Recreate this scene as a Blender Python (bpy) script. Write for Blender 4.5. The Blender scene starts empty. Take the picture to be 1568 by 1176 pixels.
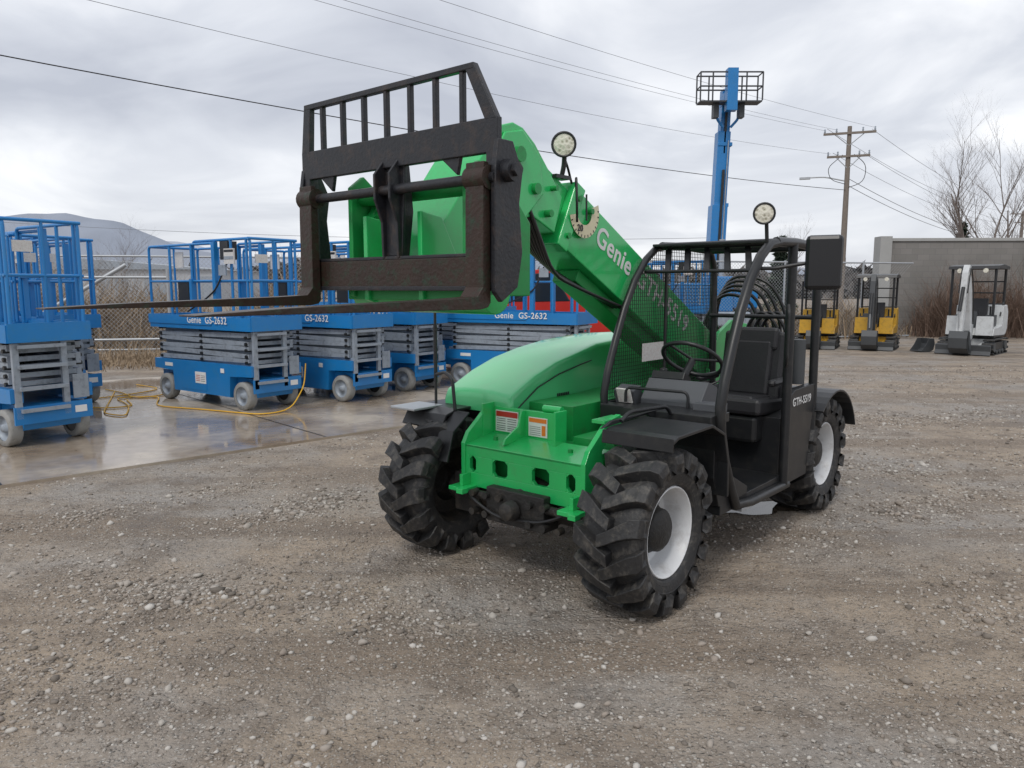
import bpy, math, random
import numpy as np
from mathutils import Vector, Matrix
random.seed(7); np.random.seed(7)
scene=bpy.context.scene
rad=math.radians
# ------------------------------------------------------------ materials
MATS={}
def newmat(name):
    m=bpy.data.materials.new(name); m.use_nodes=True
    nt=m.node_tree; b=nt.nodes['Principled BSDF']; return m,nt,b
def paint(name,col,rough=0.4,metal=0.0,var=0.15,scale=3.0,bump=0.0,bscale=60,dirt=None,dirtamt=0.0,coat=0.0):
    if name in MATS: return MATS[name]
    m,nt,b=newmat(name); N=nt.nodes; Lk=nt.links
    tc=N.new('ShaderNodeTexCoord'); no=N.new('ShaderNodeTexNoise')
    no.inputs['Scale'].default_value=scale; no.inputs['Detail'].default_value=5
    Lk.new(tc.outputs['Object'],no.inputs['Vector'])
    mx=N.new('ShaderNodeMix'); mx.data_type='RGBA'
    mx.inputs[6].default_value=(*[c*(1-var) for c in col],1); mx.inputs[7].default_value=(*[min(1,c*(1+var)) for c in col],1)
    Lk.new(no.outputs['Fac'],mx.inputs[0]); out=mx.outputs[2]
    if dirt:
        n2=N.new('ShaderNodeTexNoise'); n2.inputs['Scale'].default_value=scale*3; n2.inputs['Detail'].default_value=7; n2.inputs['Roughness'].default_value=.7
        Lk.new(tc.outputs['Object'],n2.inputs['Vector'])
        r=N.new('ShaderNodeMapRange'); r.inputs[1].default_value=.5; r.inputs[2].default_value=.72; r.inputs[4].default_value=dirtamt
        Lk.new(n2.outputs['Fac'],r.inputs[0])
        m2=N.new('ShaderNodeMix'); m2.data_type='RGBA'; m2.inputs[7].default_value=(*dirt,1)
        Lk.new(r.outputs[0],m2.inputs[0]); Lk.new(out,m2.inputs[6]); out=m2.outputs[2]
    Lk.new(out,b.inputs['Base Color'])
    rr=N.new('ShaderNodeMapRange'); rr.inputs[3].default_value=max(0.03,rough-.1); rr.inputs[4].default_value=min(1,rough+.12)
    Lk.new(no.outputs['Fac'],rr.inputs[0]); Lk.new(rr.outputs[0],b.inputs['Roughness'])
    b.inputs['Metallic'].default_value=metal; b.inputs['Coat Weight'].default_value=coat; b.inputs['Coat Roughness'].default_value=.12
    if bump>0:
        n3=N.new('ShaderNodeTexNoise'); n3.inputs['Scale'].default_value=bscale; n3.inputs['Detail'].default_value=4
        Lk.new(tc.outputs['Object'],n3.inputs['Vector'])
        bp=N.new('ShaderNodeBump'); bp.inputs['Strength'].default_value=bump; bp.inputs['Distance'].default_value=.01
        Lk.new(n3.outputs['Fac'],bp.inputs['Height']); Lk.new(bp.outputs[0],b.inputs['Normal'])
    MATS[name]=m; return m
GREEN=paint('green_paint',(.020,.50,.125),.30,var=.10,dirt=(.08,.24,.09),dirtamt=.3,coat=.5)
HOODSHEEN=paint('hood_green_sky_sheen',(.075,.52,.20),.36,var=.08,dirt=(.14,.38,.19),dirtamt=.3,coat=.8)  # machine green made paler: sky reflection on the hood put into the colour
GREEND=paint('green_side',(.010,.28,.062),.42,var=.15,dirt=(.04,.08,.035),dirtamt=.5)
BLACK=paint('black_paint',(.014,.015,.017),.38,var=.3,dirt=(.07,.065,.055),dirtamt=.3)
BLACKW=paint('worn_black_steel',(.014,.015,.019),.42,var=.35,scale=5,dirt=(.08,.05,.035),dirtamt=.45,bump=.2)
RUST=paint('rusty_fork_steel',(.040,.024,.018),.42,metal=.3,var=.5,scale=7,dirt=(.015,.08,.045),dirtamt=.6,bump=.3)
RUBBER=paint('tyre_rubber',(.022,.022,.023),.55,var=.3,scale=6,dirt=(.15,.135,.115),dirtamt=.6,bump=.3)
RIM=paint('rim_white',(.72,.73,.74),.35,var=.08,dirt=(.30,.27,.24),dirtamt=.5)
GREASE=paint('axle_grime',(.02,.019,.018),.6,var=.4,dirt=(.09,.07,.05),dirtamt=.6,bump=.5)
SEAT=paint('seat_vinyl',(.022,.022,.025),.45,bump=.1)
DASH=paint('dash_plastic',(.08,.085,.095),.55)
HOSE=paint('hose_rubber',(.012,.012,.013),.35)
WHITE=paint('white_label',(.75,.75,.74),.5,var=.05)
LABEL=paint('sticker_label',(.62,.62,.6),.5,var=.2,scale=40,dirt=(.35,.08,.05),dirtamt=.6)
ORANGE=paint('orange_label',(.8,.2,.02),.5)
RED=paint('red_paint',(.50,.03,.02),.35)
CREAM=paint('indicator_cream',(.72,.66,.45),.5)
BLUE=paint('blue_paint',(.010,.19,.50),.38,var=.12,dirt=(.05,.20,.36),dirtamt=.4,coat=.2)
LGREY=paint('scissor_grey',(.30,.34,.39),.45,metal=.1,var=.2,scale=5,dirt=(.08,.08,.09),dirtamt=.6)
WTYRE=paint('nonmarking_tyre',(.30,.30,.29),.7,var=.2,dirt=(.13,.12,.1),dirtamt=.6)
STEEL=paint('galvanised',(.42,.44,.46),.45,metal=.5,var=.15)
YELLOW=paint('yellow_paint',(.55,.31,.02),.4,dirt=(.12,.09,.04),dirtamt=.5)
CORD=paint('yellow_cord',(.75,.42,.03),.5)
OFFW=paint('offwhite_paint',(.58,.60,.61),.4,dirt=(.2,.19,.17),dirtamt=.4)
DGREY=paint('dark_grey_panel',(.06,.065,.07),.5)
WOOD=paint('pole_wood',(.20,.17,.145),.8,var=.3,scale=8,bump=.3)
BARK=paint('grey_bark',(.19,.16,.145),.9,var=.3)
TWIG=paint('bramble_stems',(.15,.10,.075),.9,var=.4)
WIRE=paint('cable_black',(.02,.02,.022),.6)
WIREG=paint('cable_grey',(.22,.23,.25),.6)
TINT=paint('dark_glass',(.02,.025,.03),.08)
def mat_lens():
    m,nt,b=newmat('lamp_lens'); b.inputs['Base Color'].default_value=(.62,.60,.50,1); b.inputs['Roughness'].default_value=.12
    v=nt.nodes.new('ShaderNodeTexVoronoi'); v.inputs['Scale'].default_value=45; tc=nt.nodes.new('ShaderNodeTexCoord')
    nt.links.new(tc.outputs['Object'],v.inputs['Vector']); bp=nt.nodes.new('ShaderNodeBump'); bp.inputs['Strength'].default_value=.5; bp.inputs['Distance'].default_value=.01
    cr=nt.nodes.new('ShaderNodeValToRGB'); cr.color_ramp.elements[0].color=(.25,.23,.15,1); cr.color_ramp.elements[1].color=(.75,.72,.62,1); cr.color_ramp.elements[1].position=.5
    nt.links.new(v.outputs[0],cr.inputs[0]); nt.links.new(cr.outputs[0],b.inputs['Base Color'])
    nt.links.new(v.outputs[0],bp.inputs['Height']); nt.links.new(bp.outputs[0],b.inputs['Normal']); return m
LENS=mat_lens()
MIRR=paint('mirror_back',(.012,.012,.014),.3)
# ------------------------------------------------------------ mesh builder
def fillet(pts,r=.08,n=4):
    P=[Vector(p) for p in pts]; out=[P[0]]
    for i in range(1,len(P)-1):
        a=(P[i-1]-P[i]); b=(P[i+1]-P[i]); rr=min(r,a.length*.45,b.length*.45)
        A=P[i]+a.normalized()*rr; Bq=P[i]+b.normalized()*rr
        for k in range(n+1):
            t=k/n; out.append((1-t)**2*A+2*t*(1-t)*P[i]+t*t*Bq)
    out.append(P[-1]); return out
class MB:
    def __init__(s): s.v=[];s.f=[];s.m=[];s.mats=[];s.sm=[]
    def mi(s,mat):
        if mat not in s.mats: s.mats.append(mat)
        return s.mats.index(mat)
    def add(s,vs,fs,mat,smooth=False):
        o=len(s.v); s.v+= [tuple(v) for v in vs]; k=s.mi(mat)
        for f in fs: s.f.append([i+o for i in f]); s.m.append(k); s.sm.append(smooth)
    def box(s,c,size,mat,R=None):
        sx,sy,sz=[a/2 for a in size]; vs=[Vector((x*sx,y*sy,z*sz)) for x in(-1,1) for y in(-1,1) for z in(-1,1)]
        if R is not None:
            if not isinstance(R,Matrix): R=Matrix.Rotation(R[2],3,'Z')@Matrix.Rotation(R[1],3,'Y')@Matrix.Rotation(R[0],3,'X')
            vs=[R@v for v in vs]
        vs=[v+Vector(c) for v in vs]
        s.add(vs,[(0,1,3,2),(4,6,7,5),(0,4,5,1),(2,3,7,6),(0,2,6,4),(1,5,7,3)],mat)
    def bb(s,x0,x1,y0,y1,z0,z1,mat): s.box(((x0+x1)/2,(y0+y1)/2,(z0+z1)/2),(abs(x1-x0),abs(y1-y0),abs(z1-z0)),mat)
    def prism(s,poly,y0,y1,mat,ax='xz'):
        n=len(poly)
        def P(a,b,c): return (a,c,b) if ax=='xz' else ((c,a,b) if ax=='yz' else (a,b,c))
        vs=[P(a,b,y0) for a,b in poly]+[P(a,b,y1) for a,b in poly]
        s.add(vs,[tuple(range(n)),tuple(range(2*n-1,n-1,-1))]+[(i,i+n,(i+1)%n+n,(i+1)%n) for i in range(n)],mat)
    def strip(s,pts,th,y0,y1,mat):
        P=[Vector(p) for p in pts]; off=[]
        for i in range(len(P)):
            a=P[max(0,i-1)]; b=P[min(len(P)-1,i+1)]; d=(b-a).normalized(); off.append(Vector((-d.y,d.x))*th)
        Q=[p+o for p,o in zip(P,off)]
        n=len(P)
        vs=[]
        for y in (y0,y1):
            vs+=[(p.x,y,p.y) for p in P]+[(p.x,y,p.y) for p in Q]
        fs=[]
        for i in range(n-1):
            fs+=[(i,i+1,n+i+1,n+i),(2*n+i,3*n+i,3*n+i+1,2*n+i+1),(i,2*n+i,2*n+i+1,i+1),(n+i,n+i+1,3*n+i+1,3*n+i)]
        fs+=[(0,n,3*n,2*n),(n-1,3*n-1,4*n-1,2*n-1)]
        s.add(vs,fs,mat)
    def tube(s,pts,r,mat,n=8,fil=0,cap=True):
        P=fillet(pts,fil) if fil else [Vector(p) for p in pts]
        rs=r if isinstance(r,(list,tuple)) else [r]*len(P)
        vs=[];fs=[]
        t=(P[1]-P[0]).normalized(); u=t.orthogonal().normalized()
        for i,p in enumerate(P):
            if i==0: t=(P[1]-P[0])
            elif i==len(P)-1: t=P[-1]-P[-2]
            else: t=(P[i+1]-P[i]).normalized()+(P[i]-P[i-1]).normalized()
            t=t.normalized(); u=(u-t*u.dot(t)).normalized(); w=t.cross(u)
            for k in range(n):
                a=2*math.pi*k/n; vs.append(p+(u*math.cos(a)+w*math.sin(a))*rs[i])
        for i in range(len(P)-1):
            for k in range(n): fs.append((i*n+k,i*n+(k+1)%n,(i+1)*n+(k+1)%n,(i+1)*n+k))
        s.add(vs,fs,mat,True)
        if cap: 
            s.add(vs[:n],[tuple(range(n-1,-1,-1))],mat); s.add(vs[-n:],[tuple(range(n))],mat)
    def cyl(s,p0,p1,r,mat,n=20): s.tube([p0,p1],r,mat,n)
    def lathe(s,prof,c,mat,n=40,sgn=1,axis='y',smooth=True):
        vs=[];fs=[];m=len(prof)
        for k in range(n):
            a=2*math.pi*k/n
            for r,y in prof:
                if axis=='y': vs.append((c[0]+r*math.cos(a),c[1]+y*sgn,c[2]+r*math.sin(a)))
                elif axis=='x': vs.append((c[0]+y*sgn,c[1]+r*math.cos(a),c[2]+r*math.sin(a)))
                else: vs.append((c[0]+r*math.cos(a),c[1]+r*math.sin(a),c[2]+y*sgn))
        for k in range(n):
            for j in range(m-1): fs.append((k*m+j,k*m+j+1,((k+1)%n)*m+j+1,((k+1)%n)*m+j))
        s.add(vs,fs,mat,smooth)
    def mesh(s,name):
        me=bpy.data.meshes.new(name); me.from_pydata(s.v,[],s.f)
        for m in s.mats: me.materials.append(m)
        me.polygons.foreach_set('material_index',s.m); me.polygons.foreach_set('use_smooth',s.sm)
        me.update()
        import bmesh
        bm=bmesh.new(); bm.from_mesh(me); bmesh.ops.recalc_face_normals(bm,faces=bm.faces); bm.to_mesh(me); bm.free()
        return me
    def obj(s,name,parent=None,bevel=0,mesh=None):
        o=bpy.data.objects.new(name,mesh or s.mesh(name)); scene.collection.objects.link(o)
        if parent: o.parent=parent
        if bevel:
            b=o.modifiers.new('b','BEVEL'); b.width=bevel; b.segments=2; b.limit_method='ANGLE'; b.angle_limit=rad(40)
        return o
def empty(name,loc=(0,0,0),rz=0,sc=1):
    e=bpy.data.objects.new(name,None); scene.collection.objects.link(e); e.location=loc; e.rotation_euler=(0,0,rz); e.scale=(sc,sc,sc); e.empty_display_size=.1; return e
def text(name,body,size,origin,xdir,ydir,mat,parent,bold=.0,al='CENTER'):
    cu=bpy.data.curves.new(name,'FONT'); cu.body=body; cu.size=size; cu.offset=bold; cu.extrude=.001; cu.materials.append(mat)
    cu.align_x=al; cu.align_y='CENTER'; cu.space_character=1.08
    o=bpy.data.objects.new(name,cu); scene.collection.objects.link(o)
    x=Vector(xdir).normalized(); y=Vector(ydir).normalized(); z=x.cross(y); y=z.cross(x)
    M=Matrix((x,y,z)).transposed().to_4x4(); M.translation=Vector(origin); o.parent=parent; o.matrix_local=M
    return o
# ------------------------------------------------------------ telehandler
T=empty('telehandler',(0.133,4.246,0),rad(230.07))
def wheel(name,X,side,ph=0):
    cy=side*.735; c=(X,cy,.425); b=MB()
    prof=[(.235,-.125),(.25,-.15),(.30,-.163),(.34,-.165),(.360,-.15),(.370,-.12),(.374,0),(.370,.12),(.360,.15),(.34,.165),(.30,.163),(.25,.15),(.235,.125),(.225,.11)]
    b.lathe(prof,c,RUBBER,56,side)
    for y in(.148,.158): b.lathe([(.262 if y<.155 else .30,y+.004),(.268 if y<.155 else .306,y+.009),(.274 if y<.155 else .312,y+.004)],c,RUBBER,48,side)
    nl=15; path=[(-.028,-.03,.434,.355),(.03,.04,.436,.355),(.085,.12,.434,.355),(.14,.185,.428,.35),(.180,.21,.408,.33),(.187,.22,.366,.32),(.170,.225,.320,.305)]
    for s2 in(1,-1):
        for k in range(nl):
            a0=ph+2*math.pi*(k+(.5 if s2<0 else 0))/nl; vs=[];fs=[]
            for i,(y,da,ro,ri) in enumerate(path):
                hw=(.072,.078,.088,.105,.112,.10,.06)[i]
                for sg in(-1,1):
                    for r,h in((ro,hw),(ri,hw*1.3)):
                        a=a0+da+sg*h; vs.append((X+r*math.cos(a),cy+s2*y,.425+r*math.sin(a)))
            for i in range(len(path)-1):
                o=4*i
                fs+=[(o,o+4,o+6,o+2),(o,o+1,o+5,o+4),(o+2,o+6,o+7,o+3)]
            e=4*(len(path)-1); fs+=[(0,2,3,1),(e,e+1,e+3,e+2)]
            b.add(vs,fs,RUBBER)
    b.lathe([(.240,.126),(.236,.142),(.228,.140),(.222,.118),(.214,.10),(.209,.05),(.204,.0),(.190,-.012),(.165,-.015)],c,RIM,40,side)
    b.lathe([(.166,-.015),(.14,-.01),(.135,.02),(.115,.05),(.11,.085),(.085,.105),(.001,.11)],c,GREASE,28,side)
    b.lathe([(.236,-.128),(.226,-.12),(.21,-.06),(.2,-.02),(.12,-.03)],c,GREASE,40,side)
    for k in range(8):
        a=2*math.pi*k/8; p=(X+.152*math.cos(a),cy+side*-.02,.425+.152*math.sin(a)); q=(p[0],cy+side*.012,p[2]); b.cyl(p,q,.012,STEEL,6)
    return b.obj(name,T,.006)
wheel('wheel_front_left',0,1,.1);wheel('wheel_front_right',0,-1,.25);wheel('wheel_rear_left',-2.38,1,.3);wheel('wheel_rear_right',-2.38,-1)
b=MB()
for X in(0,-2.38):
    b.cyl((X,-.62,.42),(X,.62,.42),.085,GREASE,16)
    b.lathe([(.001,.20),(.10,.18),(.15,.08),(.17,0),(.15,-.1),(.08,-.2)],(X,.0,.42),GREASE,20)
    b.box((X,.45,.42),(.2,.2,.24),GREASE); b.box((X,-.45,.42),(.2,.2,.24),GREASE)
    b.box((X+.12,.0,.42),(.14,.42,.2),GREASE)
    b.cyl((X+.16,-.5,.45),(X+.16,.5,.45),.025,GREASE,10)
b.lathe([(.001,.07),(.05,.06),(.06,0)],(.21,0,.42),GREASE,12,axis='x')
for y in (-.3,-.2,-.1,.12,.22,.32): b.cyl((.17,y,.36),(.22,y,.36),.022,GREASE,8); b.cyl((.17,y,.47),(.22,y,.47),.022,GREASE,8)
b.tube([(.15,-.45,.5),(.22,-.3,.44),(.22,-.1,.36),(.2,.2,.38),(.15,.45,.5)],.012,HOSE,6,.08)
b.bb(-2.6,.0,-.3,.3,.46,.62,BLACK); b.bb(-2.9,-2.6,-.5,.2,.4,.95,GREEND)
b.obj('axles',T,.012)
b=MB()
def slot_plate(b,x0,x1,y0,y1,z0,z1,slots,mat):
    zs0,zs1=z0+.085,z1-.065
    b.bb(x0,x1,y0,y1,z0,zs0,mat); b.bb(x0,x1,y0,y1,zs1,z1,mat)
    ys=[y0]; 
    for a,c in slots: ys+=[a,c]
    ys.append(y1)
    for i in range(0,len(ys),2): b.bb(x0,x1,ys[i],ys[i+1],zs0-.0005,zs1+.0005,mat)
    for a,c in slots:
        w=.022
        for yy,sg in((a,1),(c,-1)):
            for zz,sz in((zs0,1),(zs1,-1)):
                b.add([(x0+.001,yy,zz),(x0+.001,yy+sg*w,zz),(x0+.001,yy,zz+sz*w),(x1-.001,yy,zz),(x1-.001,yy+sg*w,zz),(x1-.001,yy,zz+sz*w)],[(0,1,2),(3,5,4),(1,4,5,2),(0,3,4,1),(0,2,5,3)],mat)
slot_plate(b,.10,.13,-.43,.43,.48,.73,[(-.395,-.345),(-.215,-.10),(.08,.20),(.315,.375)],GREEN)
b.bb(.04,.10,-.43,-.425,.48,.73,GREEN)
b.prism([(.13,.73),(.13,.715),(-.12,.745),(-.12,.77)],-.43,.43,GREEN)
b.prism([(.04,.70),(-.12,.74),(-.6,.74),(-.6,.5),(.0,.5)],-.30,.30,GREEND)
b.bb(-.15,-.12,-.42,.10,.745,.93,GREEN)
b.bb(-.15,-.02,-.435,-.42,.745,.955,GREEN); b.bb(-.15,-.04,.10,.115,.745,.955,GREEN)
b.prism([(-.12,.74),(.08,.745),(.06,.78),(-.06,.84),(-.09,.93),(-.13,.93)],-.185,-.17,GREEN)
b.cyl((-.15,-.05,.95),(-.15,.08,.95),.022,GREEN,10)
for y0,y1 in((.415,.445),(-.455,-.425)):
    b.prism([(.14,.47),(.14,.735),(.10,.80),(.02,.86),(-.08,.94),(-.2,.96),(-.22,.9),(-.1,.86),(-.02,.78),(-.06,.6),(.02,.47)],y0,y1,GREEN)
b.bb(-.24,-.04,.36,.445,.925,.945,GREEN)
for y in(-.40,.40):
    b.bb(.05,.24,y-.065,y+.065,.468,.492,GREEN); b.box((.245,y+.05,.48),(.05,.05,.03),GREEN); b.bb(.13,.20,y-.012,y+.012,.492,.56,GREEN)
for y,z in((-.30,.76),(.25,.755),(.36,.755)): b.cyl((.0,y,z-.03),(.0,y,z+.012),.016,GREEND,6)
b.bb(-.9,-.18,.14,.42,.48,.80,GREEND)
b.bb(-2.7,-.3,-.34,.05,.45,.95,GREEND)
for y in(-.32,.06): b.prism([(-2.0,.9),(-2.2,1.30),(-2.45,1.40),(-2.8,1.35),(-2.9,.9)],y,y+.03,GREEN)
b.obj('chassis',T,.006)
b=MB()
b.bb(-.119,-.114,-.40,-.22,.78,.91,WHITE); b.bb(-.119,-.114,-.14,-.0,.78,.895,WHITE)
b.bb(-.1138,-.1125,-.395,-.225,.872,.905,RED); b.bb(-.1138,-.1125,-.135,-.005,.865,.89,ORANGE)
for z in(.79,.802,.815,.83,.845,.858): b.bb(-.1138,-.1125,-.39,-.32,z,z+.003,BLACK); b.bb(-.1138,-.1125,-.305,-.235,z,z+.003,BLACK)
for z in(.79,.802,.814,.826,.838): b.bb(-.1138,-.1125,-.13,-.05,z,z+.002,DGREY)
b.bb(-.1138,-.1125,-.04,-.012,.79,.85,ORANGE)
b.obj('decals',T)
# hood
b=MB()
st=[(-.125,.955,.885),(-.135,.992,.865),(-.155,1.015,.85),(-.38,1.115,.78),(-.6,1.185,.74),(-.85,1.235,.70),(-1.15,1.275,.66),(-1.6,1.30,.6),(-2.1,1.29,.6),(-2.5,1.25,.6),(-2.62,1.12,.62)]
rings=[]
for i_,(X,zt,zb) in enumerate(st):
    k=(0,.7,1)[i_] if i_<3 else 1
    y0,y1=-.86+.02*(1-k),-.29-.02*(1-k)
    if X<-1.0: y1=-.34
    h=zt-zb; c=.030
    ring=[(y0,zb),(y0-.008,zb+h*.5),(y0,zt-c*1.3),(y0+c*.35,zt-c*.45),(y0+c*1.2,zt-.006),(y0+.16,zt+.006),((y0+y1)/2,zt+.010),(y1-.16,zt+.006),(y1-c*1.2,zt-.006),(y1-c*.35,zt-c*.45),(y1,zt-c*1.3),(y1+.008,zb+h*.5),(y1,zb)]
    rings.append([(X,y,z) for y,z in ring])
n=len(rings[0]); vs=[p for r in rings for p in r]; fs=[]
for i in range(len(rings)-1):
    for j in range(n-1): fs.append((i*n+j,i*n+j+1,(i+1)*n+j+1,(i+1)*n+j))
fs+=[tuple(range(n)),tuple(range(len(rings)*n-1,(len(rings)-1)*n-1,-1))]
b.add(vs,fs,HOODSHEEN,True)
o=b.obj('hood',T)
m=o.modifiers.new('b','BEVEL'); m.width=.006; m.segments=2; m.limit_method='ANGLE'; m.angle_limit=rad(50)
m=o.modifiers.new('w','WEIGHTED_NORMAL')
b=MB()
seam=[(-.15,-.281,.90),(-.38,-.279,1.03),(-.6,-.279,1.095),(-.85,-.279,1.14),(-.98,-.279,1.16)]
b.tube(seam,.005,BLACK,6)
b.bb(-.9,-.20,-.80,-.32,.60,.86,BLACK)
b.bb(-2.5,-.8,-.82,-.36,.45,.72,BLACK)
for i in range(7): b.bb(-.72+.02*i,-.71+.02*i,-.288,-.275,.88,.97,BLACK)
b.bb(-.50,-.42,-.286,-.279,.86,.90,WHITE)
b.obj('hood_trim',T,.003)
b=MB()
fen=[(.15,.80),(.10,.88),(.0,.905),(-.34,.91),(-.5,.84),(-.57,.65)]
b.strip(fen,.018,-.97,-.62,BLACK)
b.bb(-.05,.20,-1.02,-.80,.895,.91,STEEL)
b.strip([(.22,.62),(.16,.80),(.02,.9)],.015,-.62,-.50,BLACK)
b.tube([(-.05,-.86,.88),(-.05,-.86,1.50)],.010,BLACK,8); b.tube([(-.05,-.86,1.05),(-.05,-.86,1.42)],.013,BLACK,8)
b.tube([(-.05,-.86,1.10),(0.0,-.72,1.13),(.02,-.64,1.09),(.02,-.62,.90)],.012,BLACK,8,.06)
fl=[(.10,.915),(.04,.935),(-.34,.94),(-.50,.87),(-.56,.70),(-.57,.50)]
b.strip(fl,.018,.52,.93,BLACK); b.strip([(.105,.86),(.10,.93)],.012,.52,.93,BLACK)
b.prism([(.10,.93),(-.34,.955),(-.50,.885),(-.57,.5),(-.6,.5),(-.6,.96),(.0,.96)],.50,.52,BLACK)
b.tube([(-.02,.56,.96),(-.1,.56,1.0),(-.4,.62,1.0),(-.45,.62,.95)],.012,BLACK,8,.04)
for y0,y1 in((.60,.96),(-.96,-.60)):
    pts=[(-2.38+.50*math.cos(a),.40+.50*math.sin(a)) for a in [rad(x) for x in range(50,166,9)]]
    b.strip(pts,-.016,y0,y1,BLACK)
b.obj('fenders',T,.004)
# cab
b=MB()
A=[(-1.30,1.935),(-1.15,1.915),(-1.02,1.84),(-.88,1.70),(-.76,1.52),(-.67,1.34),(-.58,1.14),(-.54,1.0),(-.56,.85),(-.62,.68),(-.72,.50),(-.80,.385)]
yL,yR=.875,.10
b.tube([(x,yL,z) for x,z in A]+[(-1.0,yL,.36),(-1.62,yL,.35)],.030,BLACK,10)
b.tube([(x-.02,yR,z) for x,z in A[:9]],.024,BLACK,10)
b.tube([(-1.25,yL,1.935),(-1.6,yL,1.945),(-1.98,yL,1.93),(-2.04,yL,1.85),(-2.06,yL,.95),(-2.06,yL,.4)],.030,BLACK,10,.05)
b.tube([(-1.25,yR,1.935),(-1.6,yR,1.945),(-1.98,yR,1.93),(-2.06,yR,1.8),(-2.1,yR,.8)],.028,BLACK,10,.05)
b.tube([(-1.55,yL,1.94),(-1.56,yL,.36)],.030,BLACK,10)
for x,z in((-1.22,1.93),(-1.98,1.93),(-.55,.92)): b.tube([(x,yR,z),(x,yL,z)],.024,BLACK,10)
b.bb(-1.28,-1.12,.10,.86,1.925,1.942,BLACK)
for i in range(5):
    x=-1.36-.125*i; b.box((x,.475,1.935),(.012,.76,.045),BLACK,(0,rad(25),0))
b.bb(-2.0,-1.90,.1,.86,1.93,1.942,BLACK)
for i in range(5):
    y=.16+.135*i
    b.add([(-1.20,y,1.91),(-1.20,y+.035,1.91),(-1.03,y+.12,1.765),(-1.03,y+.08,1.765),(-1.22,y,1.90),(-1.22,y+.035,1.90),(-1.05,y+.12,1.755),(-1.05,y+.08,1.755)],[(0,1,2,3),(4,7,6,5),(0,4,5,1),(2,6,7,3),(1,5,6,2),(0,3,7,4)],BLACK)
b.tube([(-1.03,yR,1.76),(-1.03,yR+.74,1.76)],.012,BLACK,6)
b.prism([(-.52,.95),(-.52,.60),(-.60,.42),(-1.0,.38),(-1.0,.46),(-.66,.62),(-.62,.95)],.10,.86,BLACK)
b.bb(-.70,-.46,.30,.86,.90,.955,BLACK)
b.bb(-2.06,-.62,.08,.86,.36,.42,BLACK)
b.bb(-1.58,-.84,.80,.90,.34,.362,STEEL)
b.prism([(-1.56,.36),(-1.56,.94),(-1.66,.985),(-2.04,.99),(-2.06,.9),(-2.0,.7),(-1.94,.36)],.84,.895,BLACK)
b.prism([(-1.56,.36),(-1.56,.80),(-2.3,.86),(-2.3,.40)],.10,.84,BLACK)
b.bb(-2.06,-.62,.08,.10,.40,.95,BLACK)
b.tube([(-2.03,yR,1.45),(-2.05,yL,1.45)],.016,BLACK,8)
b.tube([(-1.50,.88,1.15),(-1.46,.90,1.2),(-1.46,.90,1.5),(-1.50,.88,1.55)],.010,BLACK,6,.03)
b.obj('cab_frame',T,.004)
text('model_decal','GTH-5519',.075,(-1.785,.8985,.90),(-1,0,.0),(0,0,1),WHITE,T,.001)
b=MB()
def inA(x,z):
    for i in range(len(A)-1):
        if A[i+1][1]<=z<=A[i][1]:
            t=(z-A[i+1][1])/(A[i][1]-A[i+1][1]+1e-6); return x<A[i+1][0]+t*(A[i][0]-A[i+1][0])-.04
    return False
sp=.025; w=.0015
x=-2.04
while x<-.58:
    zt=.95
    while zt<1.92 and inA(x,zt+.01): zt+=.01
    if zt>.97: b.bb(x-w,x+w,.094-w,.094+w,.93,zt,BLACK)
    x+=sp
z=.95
while z<1.91:
    x=-.55
    while x>-2.0 and not inA(x,z): x-=.01
    b.bb(-2.05,x,.088-w,.088+w,z-w,z+w,BLACK); z+=sp
b.bb(-1.30,-1.02,.098,.102,1.17,1.29,LABEL)
b.tube([(-1.33,.095,.94),(-1.33,.095,1.92)],.012,BLACK,6)
b.obj('mesh_screen',T)
b=MB()
b.box((-1.86,.52,1.10),(.11,.44,.50),SEAT,(0,rad(-10),0)); b.box((-1.80,.52,1.10),(.05,.30,.40),SEAT,(0,rad(-10),0)); b.box((-1.85,.52,1.30),(.07,.36,.16),SEAT,(0,rad(-10),0))
b.box((-1.64,.52,.86),(.46,.46,.11),SEAT,(0,rad(-4),0)); b.box((-1.62,.52,.90),(.34,.34,.06),SEAT,(0,rad(-4),0))
b.box((-1.64,.52,.72),(.40,.40,.18),BLACK)
for y in(.27,.78): b.box((-1.66,y,1.03),(.3,.06,.05),SEAT)
b.obj('seat',T,.03)
b=MB()
b.prism([(-.72,.42),(-.70,.98),(-.80,1.10),(-.92,1.06),(-.98,.9),(-.95,.42)],.28,.68,DASH)
b.tube([(-.82,.47,1.05),(-1.0,.47,1.20)],.025,BLACK,10)
C=Vector((-1.0,.47,1.21)); U=Vector((0,1,0)); Wv=Vector((.80,0,.6)).normalized()
ring=[C+U*.19*math.cos(a)+Wv*.19*math.sin(a) for a in [2*math.pi*k/28 for k in range(29)]]
b.tube(ring,.014,BLACK,8)
for a in(0,2.1,4.2): b.tube([C,C+U*.19*math.cos(a)+Wv*.19*math.sin(a)],.010,BLACK,6)
b.prism([(-1.1,.42),(-1.05,.88),(-1.3,.93),(-1.9,.95),(-1.95,.42)],.115,.24,DASH)
b.tube([(-1.2,.17,.92),(-1.15,.19,1.08)],.012,BLACK,8); b.lathe([(.001,.04),(.025,.03),(.028,0),(.015,-.03)],(-1.15,.19,1.09),BLACK,12,axis='z')
b.box((-.72,.18,.99),(.10,.14,.10),DASH,(0,.3,0)); b.box((-.70,.74,.97),(.12,.16,.05),DASH)
b.box((-.86,.40,1.10),(.10,.22,.05),BLACK,(0,-.5,0)); b.cyl((-.90,.60,1.05),(-.98,.72,1.12),.008,BLACK,6)
b.tube([(-.62,.22,.96),(-.62,.22,1.05),(-.66,.62,1.05),(-.66,.62,.96)],.010,BLACK,8,.04)
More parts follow.
